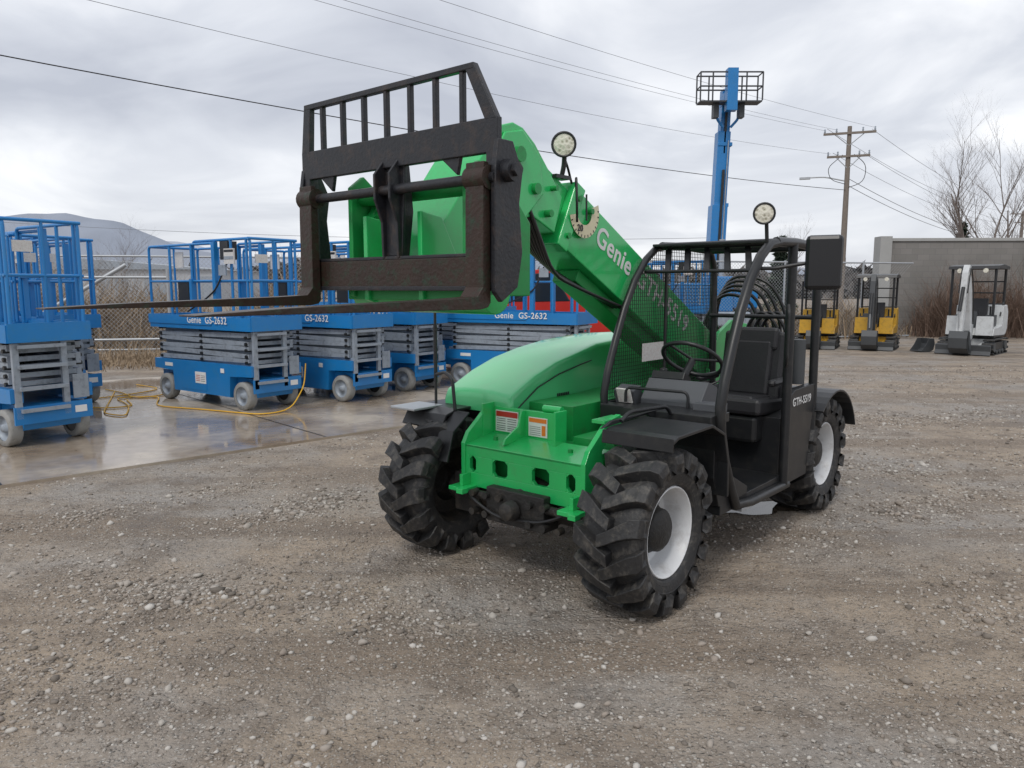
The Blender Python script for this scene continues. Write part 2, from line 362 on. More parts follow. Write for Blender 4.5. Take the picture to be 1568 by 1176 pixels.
b.box((-.64,.20,.995),(.012,.1,.1),LABEL,(0,.4,0))
b.cyl((-1.95,.80,.99),(-1.95,.80,1.3),.05,DGREY,14)
b.obj('controls',T,.008)
def worklight(b,c,d,r):
    c=Vector(c); d=Vector(d).normalized(); q=d.to_track_quat('Z','Y').to_matrix()
    for prof,mt in(([(.001,-.75),(.5,-.7),(.85,-.45),(1,-.1),(1.05,.12),(.90,.15),(.84,.05)],BLACK),([(.86,.06),(.6,.12),(.001,.15)],LENS)):
        vs=[];fs=[];n=24;m=len(prof)
        for k in range(n):
            a=2*math.pi*k/n
            for rr,zz in prof: vs.append(c+q@Vector((rr*r*math.cos(a),rr*r*math.sin(a),zz*r)))
        for k in range(n):
            for j in range(m-1): fs.append((k*m+j,k*m+j+1,((k+1)%n)*m+j+1,((k+1)%n)*m+j))
        b.add(vs,fs,mt,True)
b=MB()
worklight(b,(-.16,.07,2.45),(.9,.55,-.1),.068); b.tube([(-.19,.03,2.27),(-.19,.05,2.34),(-.18,.06,2.40)],.014,BLACK,8,.03); b.bb(-.26,-.12,-.02,.05,2.27,2.29,BLACK)
b.tube([(-.18,.05,2.40),(-.24,.04,2.34),(-.3,.03,2.24),(-.36,.05,2.15)],.008,HOSE,6,.05)
worklight(b,(-1.06,.87,2.09),(.9,.45,-.05),.062); b.tube([(-1.12,.87,1.93),(-1.10,.87,2.05)],.012,BLACK,8)
b.tube([(-1.0,.875,1.77),(-1.05,.95,1.77),(-1.12,1.12,1.80)],.011,BLACK,8,.03)
b.tube([(-1.12,1.12,1.72),(-1.12,1.12,1.9)],.012,BLACK,8)
b.obj('lamps',T)
b=MB(); b.box((-1.12,1.205,1.80),(.05,.20,.31),MIRR,(0,0,rad(12))); b.obj('mirror',T,.024)
# boom
sl=math.atan(.5); cs,sn=math.cos(sl),math.sin(sl)
BY=-.10
def bp(t,h=0,y=0): return (-1+t*cs-h*sn, y+BY, 1.89+t*sn+h*cs)
def boombox(b,t0,t1,h0,h1,y0,y1,mat):
    P=[bp(t,h,y) for t in(t0,t1) for y in(y0,y1) for h in(h0,h1)]
    b.add(P,[(0,1,3,2),(4,6,7,5),(0,4,5,1),(2,3,7,6),(0,2,6,4),(1,5,7,3)],mat)
b=MB()
boombox(b,-1.75,.78,-.36,0,-.15,.15,GREEN)
boombox(b,.70,.80,-.385,.02,-.17,.17,GREEN)
boombox(b,.80,1.10,-.32,-.03,-.12,.12,GREEN)
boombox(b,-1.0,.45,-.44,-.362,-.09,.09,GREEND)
neck=[(-.15,2.16),(-.02,2.30),(.10,2.42),(.20,2.485),(.28,2.50),(.38,2.47),(.54,2.28),(.84,1.90),(.92,1.76),(.92,1.64),(.80,1.60),(.56,1.62),(.44,1.80),(.32,1.98),(.12,2.04),(-.08,1.96)]
b.prism(neck,BY-.17,BY+.17,GREEN)
for y in(-.185,.17): b.prism([(.04,2.16),(.08,2.36),(.22,2.47),(.36,2.44),(.48,2.26),(.36,2.08),(.2,2.02)],BY+y,BY+y+.016,GREEN)
for px,pz,pr in((.26,2.34,.04),(.12,2.18,.03),(.0,2.06,.02),(-.05,2.2,.015)): b.cyl((px,BY-.21,pz),(px,BY+.21,pz),pr,GREEND,16)
b.cyl((.80,-.3,1.72),(.80,.3,1.72),.05,GREEND,16)
for t,h in((.74,-.06),(.74,-.30),(.60,-.06),(.95,-.1),(.95,-.25)): p=bp(t,h,.10 if t>.9 else .15); b.cyl(p,(p[0],p[1]+.035,p[2]),.018,GREEND,8)
b.obj('boom',T,.008)
b=MB()
for k in range(7):
    y=.02+.024*k
    b.tube([bp(.0,-.40,y),bp(.45,-.43-.012*k,y),bp(.78,-.47-.017*k,y+.02),bp(1.0,-.43,y+.02),bp(1.18,-.30,y)],.011,HOSE,6,.12)
b.cyl((.15,-.05,1.98),(.62,-.05,1.95),.05,GREEND,14)
for k in range(5):
    x0=-2.16-.04*k; z0=1.58+.035*k
    b.tube([(x0,-.06+.02*k,1.0),(x0,-.03+.01*k,z0-.2),(x0,.12,z0+.04),(x0-.02,.34+.02*k,z0),(x0-.04,.44+.03*k,z0-.25),(x0-.04,.46+.025*k,1.0)],.013,HOSE,6,.14)
for k in range(3):
    x0=-2.14-.04*k
    b.tube([(x0,.36+.04*k,1.0),(x0,.34+.04*k,1.38),(x0,.45+.04*k,1.50),(x0,.58+.04*k,1.38),(x0,.60+.04*k,1.0)],.013,HOSE,6,.1)
b.tube([bp(.78,-.02,.16),bp(.86,.02,.2),bp(.80,-.14,.22),bp(.72,-.2,.19)],.008,HOSE,6,.05)
b.obj('hoses',T)
bx=(-cs,0,-sn); by=(-sn,0,cs)
text('boom_decal','Genie',.175,bp(.46,-.13,.1525),bx,by,WHITE,T,.003,'LEFT')
text('boom_decal_2','GTH-5519',.175,bp(-.08,-.13,.1525),bx,by,WHITE,T,.003,'LEFT')
b=MB()
vs=[];n=14; cx,_,cz=bp(.66,-.10); yy_=BY+.176
for k in range(n+1):
    a=rad(160+ k*190/n)
    for r in(.075,.15): vs.append((cx+r*math.cos(a),yy_,cz+r*math.sin(a)))
b.add(vs,[(2*k,2*k+1,2*k+3,2*k+2) for k in range(n)],CREAM)
for k in range(1,n): 
    a=rad(160+k*190/n); b.add([(cx+.132*math.cos(a),yy_+.002,cz+.132*math.sin(a)),(cx+.148*math.cos(a),yy_+.002,cz+.148*math.sin(a)),(cx+.148*math.cos(a+.05),yy_+.002,cz+.148*math.sin(a+.05)),(cx+.132*math.cos(a+.05),yy_+.002,cz+.132*math.sin(a+.05))],[(0,1,2,3)],BLACK)
b.tube([(cx,yy_+.01,cz+.1),(cx,yy_+.012,cz-.05)],.006,BLACK,6)
b.obj('angle_indicator',T)
text('indicator_text','20',.055,(cx+.05,yy_+.004,cz-.095),(-1,0,0),(0,0,1),BLACK,T,.001)
b=MB()
for y in(-.40,.37):
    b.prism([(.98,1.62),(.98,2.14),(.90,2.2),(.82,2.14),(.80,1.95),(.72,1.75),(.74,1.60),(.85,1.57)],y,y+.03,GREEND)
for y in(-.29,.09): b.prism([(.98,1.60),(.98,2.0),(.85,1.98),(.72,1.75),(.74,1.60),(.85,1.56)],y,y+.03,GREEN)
b.cyl((.90,-.44,2.10),(.90,.44,2.10),.045,GREEND,16)
b.lathe([(.001,-.44),(.10,-.44),(.10,.44),(.001,.44)],(.84,0,1.64),GREEN,20)
b.bb(.93,.96,-.44,.44,1.60,1.74,GREEND)
b.prism([(.58,1.62),(.62,1.9),(.84,2.12),(.9,1.98),(.74,1.78),(.7,1.58)],-.36,-.32,GREEND)
b.cyl((.55,-.34,1.75),(.88,-.34,2.02),.045,GREEND,14)
b.prism([(.6,1.62),(.60,1.95),(.80,2.15),(.95,2.12),(.95,1.62)],.42,.44,GREEND)
b.obj('coupler',T,.006)
# fork carriage
b=MB(); X0,X1=1.02,1.05; WL,WR=.63,-.665
zs,zt=2.325,2.535
b.bb(X0,X1,WR,WL,2.19,zs,BLACKW)
yl,yr=WL-.125,WR+.03
for (ya,yb,sg) in((WL,yl,1),(WR,yr,-1)):
    b.add([(X0,ya,zs-.01),(X0,ya-sg*.065,zs-.01),(X0,yb-sg*.05,zt),(X0,yb,zt+.012),(X1,ya,zs-.01),(X1,ya-sg*.065,zs-.01),(X1,yb-sg*.05,zt),(X1,yb,zt+.012)],[(0,1,2,3),(4,7,6,5),(0,4,5,1),(1,5,6,2),(2,6,7,3),(3,7,4,0)],BLACKW)
b.bb(X0-.001,X1+.001,yr,yl,zt-.012,zt+.014,BLACKW)
for k in range(7):
    y=WR+.16+k*(WL-.20-WR-.16)/6; b.bb(1.02,1.045,y-.011,y+.011,zs-.01,zt,BLACKW)
for sg,We in((1,WL),(-1,-WR)):
    y0=sg*(We-.005)-.0125
    b.prism([(1.05,2.24),(1.07,2.12),(1.07,1.64),(1.03,1.60),(.93,1.66),(.90,1.8),(.92,2.0),(.90,2.12),(.96,2.24)],y0,y0+.025,BLACKW)
    b.prism([(1.05,2.20),(1.06,1.66),(1.0,1.66),(1.0,2.20)],sg*(We-.04)-.02,sg*(We-.04)+.02,BLACKW)
    b.cyl((1.0,sg*(We-.02),2.12),(1.0,sg*(We+.05),2.12),.045,BLACKW,16); b.cyl((1.0,sg*(We+.05),2.12),(1.0,sg*(We+.07),2.12),.028,BLACKW,6)
b.cyl((1.06,WR,2.09),(1.06,WL,2.09),.022,BLACKW,14)
b.bb(1.0,1.05,WR,WL,1.66,1.785,RUST); b.bb(.98,1.055,WR,WL,1.645,1.665,BLACKW); b.bb(.97,1.05,WR,WL,1.784,1.80,BLACKW)
for y in(-.065,.035):
    b.prism([(1.05,2.22),(1.10,2.16),(1.10,2.05),(1.06,1.95),(1.055,1.79),(.99,1.79),(.96,2.0),(.98,2.2)],y,y+.014,BLACKW)
b.prism([(-.085,2.20),(-.06,1.8),(.05,1.8),(.075,2.20),(.04,2.25),(-.05,2.25)],1.02,1.0355,BLACKW,'yz')
for y in(-.44,.40): b.prism([(y-.1,2.20),(y,2.12),(y+.02,2.20)],1.02,1.04,BLACKW,'yz')
b.obj('fork_carriage',T,.004)
b=MB()
for y,tip in((.555,2.30),(-.575,2.30)):
    w=.048
    b.prism([(1.06,1.60),(1.065,2.13),(1.075,2.15),(1.10,2.15),(1.105,2.0),(1.108,1.66),(1.14,1.622),(1.30,1.615),(2.0,1.596),(tip,1.582),(tip,1.577),(1.7,1.575),(1.12,1.572),(1.075,1.58)],y-w,y+w,RUST)
    b.cyl((1.07,y-.055,2.09),(1.07,y+.055,2.09),.048,RUST,18)
b.obj('forks',T,.005)

# ------------------------------------------------------------ scissor lift
def lift_mesh(s=0):
    b=MB(); L,Wd=1.18,.40
    b.prism([(-L,.30),(-L+.06,.17),(-.55,.13),(.55,.13),(L-.06,.17),(L,.30),(L,.42),(-L,.42)],-.28,.28,BLUE)
    for sg in(-1,1):
        y0,y1=(.28,.40) if sg>0 else(-.40,-.28)
        b.prism([(-.68,.16),(.68,.16),(.70,.44),(L,.46),(L,.60),(-L,.60),(-L,.46),(-.70,.44)],y0,y1,BLUE)
        b.bb(-.5,.15,sg*.402-.003,sg*.402+.003,.20,.40,BLUE); b.bb(-.12,.14,sg*.407-.002,sg*.407+.002,.30,.46,WHITE)
        for z in(.33,.355,.38,.405): b.bb(-.10,.0,sg*.4095-.001,sg*.4095+.001,z,z+.008,RED); b.bb(.02,.12,sg*.4095-.001,sg*.4095+.001,z,z+.006,DGREY)
        b.bb(.5,.58,sg*.407-.002,sg*.407+.002,.48,.54,WHITE); b.bb(-.9,-.7,sg*.402-.002,sg*.402+.002,.50,.55,WHITE)
        for x in(-.93,.93):
            c=(x,sg*.33,.19)
            b.lathe([(.13,-.06),(.18,-.06),(.19,-.045),(.19,.045),(.18,.06),(.13,.06)],c,WTYRE,24,sg); b.lathe([(.13,.055),(.115,.02),(.05,.02),(.04,.06),(.001,.06)],c,LGREY,16,sg); b.lathe([(.13,-.05),(.001,-.05)],c,BLACK,16,sg)
        for i in range(5):
            z=.655+.083*i; a=.016 if i%2 else -.016
            b.box((0,sg*.33,z),(2.16,.05,.064),LGREY,(0,a,0)); b.box((0,sg*.26,z+.02),(2.1,.045,.064),LGREY,(0,-a,0))
        b.bb(-L,L,sg*.30-.02,sg*.30+.02,.60,.635,LGREY)
    for i in range(6):
        z=.64+.083*i
        for x in(-1.04,1.04,0): b.cyl((x,-.38,z),(x,.38,z),.022,BLACK,8)
        b.box((1.06,0,z),(.05,.6,.05),LGREY)
    b.box((-.2,0,.85),(1.3,.16,.3),BLACK)
    b.cyl((-.7,.0,.7),(.7,.0,1.0),.05,STEEL,10)
    b.bb(L-.02,L+.02,-.36,-.30,.30,1.05,LGREY); b.bb(L-.02,L+.02,.10,.16,.30,1.05,LGREY)
    for z in(.36,.58,.80,1.0): b.bb(L-.02,L+.06,-.32,.14,z,z+.035,LGREY)
    b.bb(L,L+.02,-.38,.38,.24,.42,BLUE); b.bb(L+.0,L+.012,.2,.36,.45,.7,LGREY); b.bb(L+.02,L+.024,.20,.32,.30,.37,WHITE)
    b.bb(-1.22,1.22,-.40,.40,1.08,1.12,LGREY)
    for sg in(-1,1):
        b.bb(-1.22,1.22,sg*.40-.012,sg*.40+.012,1.06,1.235,BLUE); b.bb(-1.25,.35,sg*.418-.006,sg*.418+.006,1.12,1.25,BLUE)
    b.bb(1.20,1.23,-.40,.40,1.06,1.25,BLUE); b.bb(-1.25,-1.22,-.40,.40,1.06,1.25,BLUE)
    r=.019
    def rail(y,x0,x1,zt,posts):
        b.tube([(x0,y,1.2),(x0,y,zt),(x1,y,zt),(x1,y,1.2)],r,BLUE,8,.06)
        b.tube([(x0,y,1.72),(x1,y,1.72)],r*.85,BLUE,6)
        for x in posts: b.tube([(x,y,1.2),(x,y,zt)],r,BLUE,6)
    for sg in(-1,1):
        rail(sg*.385,-1.2,.42,2.22,(-.65,-.1)); rail(sg*.35,-.1,1.2,2.26,(.42,.78,1.12))
        b.bb(-.13,-.07,sg*.39-.03,sg*.39+.03,1.2,1.75,BLUE)
        b.bb(.40,.47,sg*.37-.03,sg*.37+.03,1.2,2.24,BLUE)
    for x,zt in((-1.2,2.22),(1.2,2.26)):
        b.tube([(x,-.38,zt),(x,.38,zt)],r,BLUE,8); b.tube([(x,-.38,1.72),(x,.38,1.72)],r*.85,BLUE,8)
        b.tube([(x,0,1.2),(x,0,zt)],r*.85,BLUE,6)
    b.bb(1.19,1.215,-.28,-.10,1.95,2.06,LABEL); b.box((.80,-.39,2.04),(.22,.02,.20),LABEL); b.box((.80,-.402,2.11),(.2,.004,.03),BLACK); b.box((.80,-.402,2.02),(.2,.004,.04),LGREY)
    b.box((-.55,-.30,2.02),(.2,.02,.22),LABEL)
    b.box((-.35,-.33,1.55),(.26,.10,.34),BLACK); b.box((.65,-.30,2.12),(.18,.14,.24),BLACK); b.box((.65,-.40,1.86),(.16,.02,.14),LGREY)
    b.tube([(.6,-.3,1.95),(.5,-.42,1.6),(.2,-.42,1.45),(-.2,-.42,1.3)],.012,HOSE,6,.1)
    return b.mesh('scissor_lift')
LM=lift_mesh()
LIFTS=[(-4.13,10.78,-36,1.0,'Genie  GS-2632'),(-3.0,11.55,-35,1.0,'GS-2632'),(-2.3,12.62,-33,1.0,'GS-2646'),(.12,12.45,-29,1.0,'Genie  GS-2632'),(-5.82,8.45,-33,1.02,'Genie  GS-2632'),(-6.60,9.80,-34,.99,'GS-2632'),(-7.05,11.0,-35,1.01,'Genie'),
 (-2.6,14.5,-33,1.08,'GS-4047'),(-1.2,15.0,-31,1.02,'GS-2646'),(3.6,18.4,-30,1.0,'GS-1930')]
for i,(x,y,a,sc,tx) in enumerate(LIFTS):
    o=bpy.data.objects.new('scissor_lift',LM); scene.collection.objects.link(o); o.location=(x,y,0.026 if y<18 else 0); o.rotation_euler=(0,0,rad(a)); o.scale=(sc,sc,sc)
    text('side_decal',tx,.135,(.25 if len(tx)>8 else .5,-.427,1.185),(1,0,0),(0,0,1),WHITE,o,.0015)

# ------------------------------------------------------------ boom lift (telescopic) in background
S=empty('boom_lift',(6.62,25,0),0)
b=MB()
for x in(-1.0,1.0):
    for y in(-1.2,1.2): b.lathe([(.25,-.18),(.45,-.18),(.5,-.12),(.5,.12),(.45,.18),(.25,.18)],(x,y,.5),RUBBER,24,1,'x'); b.lathe([(.25,.1),(.1,.1),(.001,.14)],(x,y,.5),OFFW,16,1 if x>0 else -1,'x')
b.bb(-.8,.8,-1.6,1.6,.45,.9,LGREY); b.bb(-1.1,-.3,-1.3,1.3,1.0,1.8,BLUE); b.bb(.3,1.1,-1.3,1.3,1.0,1.6,BLUE); b.bb(-.3,.3,-1.4,.2,.9,2.0,BLUE)
b.obj('chassis',S,.05)
b=MB()
R_=(0,rad(1.6),0)
b.box((.05,.0,3.0),(.50,.55,2.6),BLUE,R_); b.box((.12,0,5.0),(.40,.45,3.2),BLUE,R_); b.box((.20,0,7.0),(.30,.36,1.8),BLUE,R_); b.box((.20,-.2,7.55),(.30,.5,.35),BLUE,R_)
b.box((.10,-.285,3.6),(.09,.04,3.6),BLACK,R_); b.box((.22,-.28,4.2),(.04,.05,4.2),LGREY,R_)
b.box((.19,-.205,6.7),(.08,.04,1.6),BLACK,R_)
for z in(4.3,6.2): b.box((.10+.028*(z-3),0,z),(.46,.5,.12),BLUE,R_)
b.cyl((.2,-.3,1.2),(.16,-.35,3.2),.09,STEEL,12)
for sg in(-1,1): b.tube([(.20+sg*.12,-.3,6.7),(.20+sg*.34,-.35,6.95),(.20+sg*.36,-.4,7.4)],.045,BLUE,8,.1)
b.obj('boom',S,.02)
b=MB()
zc=7.40; ya,yb=-.85,-.35
b.bb(-.80,1.12,ya,yb,zc-.04,zc,DGREY)
for y in(ya,yb):
    for z in(zc+.42,zc+.84): b.tube([(-.80,y,z),(1.12,y,z)],.024,DGREY,6)
    for x in(-.80,-.42,.62,1.12): b.tube([(x,y,zc),(x,y,zc+.84)],.024,DGREY,6)
for x in(-.80,1.12):
    for z in(zc+.42,zc+.84): b.tube([(x,ya,z),(x,yb,z)],.022,DGREY,6)
b.bb(.02,.34,-.92,-.6,zc-.3,zc+.95,BLUE); b.bb(-.30,-.14,-.6,-.3,zc-.45,zc,DGREY); b.bb(.50,.66,-.6,-.3,zc-.45,zc,DGREY)
b.obj('platform',S)

# ------------------------------------------------------------ mini excavators
def excavator(x,y,rz,sc,c2,arm):
    E=empty('mini_excavator',(x,y,0),rz,sc); b=MB()
    for sy in(-.52,.52):
        prof=[(-.8,.22),(-.76,.08),(-.64,.0),(.64,.0),(.76,.08),(.8,.22),(.74,.36),(.62,.40),(-.62,.40),(-.74,.36)]
        pr=[(a*.80,.2+(c-.2)*.62) for a,c in prof]
        b.prism(pr,sy-.09,sy+.09,BLACK)
        n=len(prof)
        for i in range(n):
            p,q=Vector(prof[i]),Vector(prof[(i+1)%n]); m_=max(1,int((q-p).length/.085)); ang=math.atan2((q-p).y,(q-p).x)
            for k in range(m_):
                c=p.lerp(q,(k+.5)/m_); b.box((c.x,sy,c.y),(.06,.27,.035),RUBBER,(0,-ang,0))
        for xx in(-.58,.58): b.cyl((xx,sy-.12,.21),(xx,sy+.12,.21),.13,DGREY,14)
        for xx in(-.3,0,.3): b.cyl((xx,sy-.12,.08),(xx,sy+.12,.08),.06,DGREY,10)
    b.bb(-.4,.4,-.4,.4,.2,.40,c2); b.lathe([(.001,.10),(.32,.10),(.34,0),(.001,0)],(0,0,.40),BLACK,20,axis='z')
    for sy in(-.3,.3): b.tube([(.2,sy,.28),(.98,sy,.18)],.05,c2,6)
    b.prism([(1.0,.0),(1.06,.02),(1.0,.12),(1.02,.26),(.97,.28),(.94,.14)],-.64,.64,DGREY)
    b.obj('undercarriage',E,.008)
    b=MB()
    b.prism([(-.82,.52),(-.94,.66),(-.92,1.10),(-.76,1.28),(-.42,1.26),(-.36,.74),(.0,.70),(.42,.68),(.50,.50),(-.7,.48)],-.56,.56,c2)
    b.prism([(.40,.50),(.44,.98),(.50,1.0),(.56,.50)],-.54,-.16,c2); b.prism([(.40,.50),(.44,.98),(.50,1.0),(.56,.50)],.16,.54,c2)
    for k in range(6): b.bb(-.945,-.92,-.3,.3,.70+.05*k,.725+.05*k,BLACK)
    b.bb(-.70,.42,-.565,.565,.44,.485,BLACK)
    b.box((-.15,0,.87),(.36,.44,.12),SEAT); b.box((-.31,0,1.18),(.10,.42,.54),SEAT,(0,-.15,0)); b.prism([(.22,.62),(.20,1.05),(.30,1.12),(.36,.62)],-.34,.10,DGREY)
    for sy in(-.12,.12): b.tube([(.18,sy,.62),(.12,sy,1.20)],.018,BLACK)
    for sy in(-.36,.36): b.bb(-.25,.15,sy-.09,sy+.09,.66,1.02,DGREY); b.tube([(.05,sy,1.0),(.07,sy,1.25)],.025,BLACK)
    for sy in(-.50,.50):
        b.tube([(-.62,sy,1.0),(-.60,sy,2.25),(.42,sy,2.25),(.40,sy,1.9)],.035,BLACK,8,.06); b.tube([(-.6,sy,1.35),(-.35,sy,1.0)],.02,BLACK,6)
    for sy in(-.50,.50): b.tube([(.40,sy,2.2),(.42,sy,.62)],.035,BLACK,8)
    b.prism([(-.68,2.22),(-.66,2.30),(.0,2.35),(.50,2.30),(.54,2.22)],-.58,.58,BLACK)
    for z in(1.3,1.6,1.9): b.tube([(-.61,-.48,z),(-.61,.48,z)],.02,BLACK,6)
    for s_ in(-.3,.3): b.cyl((.52,s_,2.18),(.58,s_,2.18),.06,LENS,12)
    b.obj('house',E,.02)
    b=MB()
    for sy in(-.09,.065): b.prism([(.46,.42),(.46,.78),(.66,.80),(.72,.60),(.62,.38)],sy,sy+.025,c2)
    boomp=[(.55,.62),(.64,1.1),(.80,1.65),(.96,1.98),(1.12,2.14),(1.22,2.06),(1.16,1.86),(1.04,1.55),(.88,1.1),(.74,.62)]
    b.prism(boomp,-.085,.085,arm)
    b.prism([(1.00,2.28),(1.12,2.32),(1.24,2.12),(1.38,1.2),(1.42,.62),(1.30,.60),(1.22,1.15),(1.08,1.98)],-.07,.07,arm)
    b.prism([(1.42,.64),(1.50,.46),(1.46,.20),(1.30,.06),(1.10,.04),(1.0,.14),(1.02,.18),(1.16,.14),(1.28,.22),(1.32,.42),(1.28,.62)],-.22,.22,DGREY)
    for sy in(-.22,.205): b.prism([(1.42,.64),(1.50,.46),(1.46,.20),(1.30,.06),(1.02,.12),(1.10,.3),(1.28,.62)],sy,sy+.015,DGREY)
    for k in range(4): b.box((.99,-.15+.1*k,.12),(.10,.04,.02),DGREY,(0,.2,0))
    b.cyl((.66,.0,.75),(.80,0,1.10),.05,BLACK,10); b.cyl((.80,0,1.10),(.92,0,1.38),.025,STEEL,8)
    b.cyl((.86,0,1.98),(1.02,0,2.22),.04,BLACK,10); b.cyl((1.30,0,1.75),(1.50,0,1.15),.045,BLACK,10); b.cyl((1.50,0,1.15),(1.46,0,.72),.02,STEEL,8)
    for s_ in(-.10,.10): b.tube([(.6,s_,.85),(.74,s_,1.5),(.90,s_,2.0),(1.12,s_,2.30),(1.3,s_,1.6)],.016,BLACK,6,.15)
    b.obj('digging_arm',E,.006)
excavator(8.55,21.0,rad(-118),.82,YELLOW,DGREY); excavator(9.95,20.6,rad(-122),.86,YELLOW,DGREY); excavator(11.8,19.2,rad(-135),.95,OFFW,OFFW)
b=MB()
prof=[(-.3,.5),(-.36,.3),(-.30,.08),(-.1,0),(.3,.03),(.3,.06),(-.08,.04),(-.24,.12),(-.28,.3),(-.22,.5)]
b.prism(prof,-.25,.25,DGREY)
for sy in(-.26,.25): b.prism([(-.3,.5),(-.36,.3),(-.30,.08),(-.1,0),(.3,.03),(.1,.25),(-.05,.5)],sy,sy+.012,DGREY)
o=b.obj('excavator_bucket',None,.006); o.location=(10.65,19.5,0); o.rotation_euler=(0,0,rad(200)); o.scale=(.7,.7,.7)

E=empty('red_truck',(0.62,17.0,0),rad(-25)); b=MB()
b.prism([(-2.6,.5),(-2.6,1.15),(-.9,1.25),(-.6,2.0),(.8,2.05),(1.3,1.35),(2.5,1.2),(2.6,.5)],-.9,.9,RED)
b.prism([(-.7,1.35),(-.5,1.92),(.1,1.95),(.1,1.35)],-.91,.91,TINT); b.prism([(.18,1.35),(.18,1.95),(.70,1.97),(1.08,1.37)],-.91,.91,TINT)
b.prism([(1.32,1.37),(.86,2.02),(.82,2.02),(1.26,1.37)],-.78,.78,TINT)
b.obj('body',E,.06); b=MB()
for x in(-1.6,1.7):
    for y in(-.8,.8): b.lathe([(.2,-.12),(.36,-.12),(.38,0),(.36,.12),(.2,.12),(.001,.08)],(x,y,.38),RUBBER,20,1 if y>0 else -1)
b.obj('wheels',E)
# ------------------------------------------------------------ utility poles & wires
def upole(x,y,h,arms,sc=1,lamp=False,rz=0):
    P=empty('utility_pole',(x,y,0),rz); b=MB()
    b.tube([(0,0,0),(0,0,h*.5),(0,0,h)],[.17*sc,.15*sc,.11*sc],WOOD,10)
    for z,hw in arms:
        b.bb(-hw,hw,-.2,-.08,z-.06,z+.06,WOOD)
        b.tube([(-hw*.6,-.14,z),(0,-.1,z-.7)],.025,STEEL,6); b.tube([(hw*.6,-.14,z),(0,-.1,z-.7)],.025,STEEL,6)
        for k in(-.95,-.5,.5,.95): b.lathe([(.03,0),(.06,.08),(.03,.13),(.055,.2),(.001,.25)],(hw*k,-.14,z+.06),LGREY,8,axis='z')
    if lamp:
        b.tube([(0,0,7.8),(-1.2,0,8.1),(-2.1,0,8.1)],.04,STEEL,6,.3); b.box((-2.3,0,8.07),(.6,.25,.12),STEEL)
        b.tube([(-.3,-.1,h-1.6),(-1.1,-.1,h-2.3),(-.9,-.1,h-3.0),(0,-.1,h-3.3)],.02,WIRE,6,.5); b.tube([(.3,-.1,h-1.6),(1.0,-.1,h-2.2),(.9,-.1,h-3.2),(0,-.1,h-3.5)],.02,WIRE,6,.5)
    b.obj('pole',P)
px=19.55
upole(px,45,10.9,[(10.5,1.4),(9.2,1.15)],1.1,True,rad(-20)); upole(60,90,10.5,[(10.2,1.5),(9.2,1.0)],1.3); upole(-29,-1,11.2,[(10.8,1.4),(9.5,1.1)],1,False,rad(-45))
b=MB()
def wire(a,c,sag,r,mat=WIREG,n=28):
    a=Vector(a);c=Vector(c); pts=[]
    for i in range(n+1):
        t=i/n; p=a.lerp(c,t); p.z-=4*sag*t*(1-t); pts.append(p)
    b.tube(pts,r,mat,5,0,False)
wire((px,45,7.3),(-35,.6,9.0),1.1,.016,WIRE)
for dx,z in((-1.3,10.75),(-.7,10.75),(1.3,10.75)):
    wire((px+dx*.9,45-dx*.4,z),(-29+dx*.7,-1-dx*.7,z),.9,.007)
wire((px-.9,45.3,9.4),(-29-.7,-.3,9.3),1.1,.007)
for dx,z in((-1.3,10.75),(1.3,10.75),(-.9,9.4),(.9,9.4)): wire((px+dx,45,z),(60+dx,90,z-.3),1.0,.012)
for dz in(0,-.4): wire((px,45,8.0+dz),(60,90,7.8+dz),1.2,.018)
wire((-60,70,8.5),(20,75,6.5),1.,.02)
b.obj('power_lines')
# ------------------------------------------------------------ fence
b=MB(); FP=[(-34,15.5),(-9.8,19.4),(4,22.8),(13.3,25.2)]
def fpt(s):
    for i in range(len(FP)-1):
        a=Vector(FP[i]);c=Vector(FP[i+1]);l=(c-a).length
        if s<=l or i==len(FP)-2: return a.lerp(c,s/l)
        s-=l
tot=sum((Vector(FP[i+1])-Vector(FP[i])).length for i in range(len(FP)-1))
s=0; FH=2.45
while s<tot-.1:
    p=fpt(s); b.cyl((p.x,p.y,0),(p.x,p.y,FH+.05),.035,STEEL,8); s+=2.9
for z in(.06,FH): b.tube([(*FP[0],z),(*FP[1],z),(*FP[2],z),(*FP[3],z)],.026,STEEL,6)
s=-FH; vs=[];fs=[];w=.005
while s<tot:
    for dr in(1,-1):
        s0,s1=(s,s+FH) if dr>0 else(s+FH,s)
        z0,z1=0,FH
        if min(s0,s1)<0 or max(s0,s1)>tot: continue
        p,q=fpt(s0),fpt(s1); k=len(vs); vs+=[(p.x,p.y,z0-w),(q.x,q.y,z1-w),(q.x,q.y,z1+w),(p.x,p.y,z0+w)]; fs.append((k,k+1,k+2,k+3))
    s+=.11
b.add(vs,fs,STEEL)
b.tube([(-12.0,17.7,.5),(-9.3,18.3,2.2)],.05,STEEL,8); b.tube([(-13.8,17.2,1.9),(-8.4,18.5,1.9)],.03,STEEL,8); b.tube([(-13.8,17.2,.4),(-8.4,18.5,.4)],.03,STEEL,8); b.tube([(-8.4,18.5,0),(-8.4,18.5,2.1)],.04,STEEL,8)
b.obj('chain_link_fence')
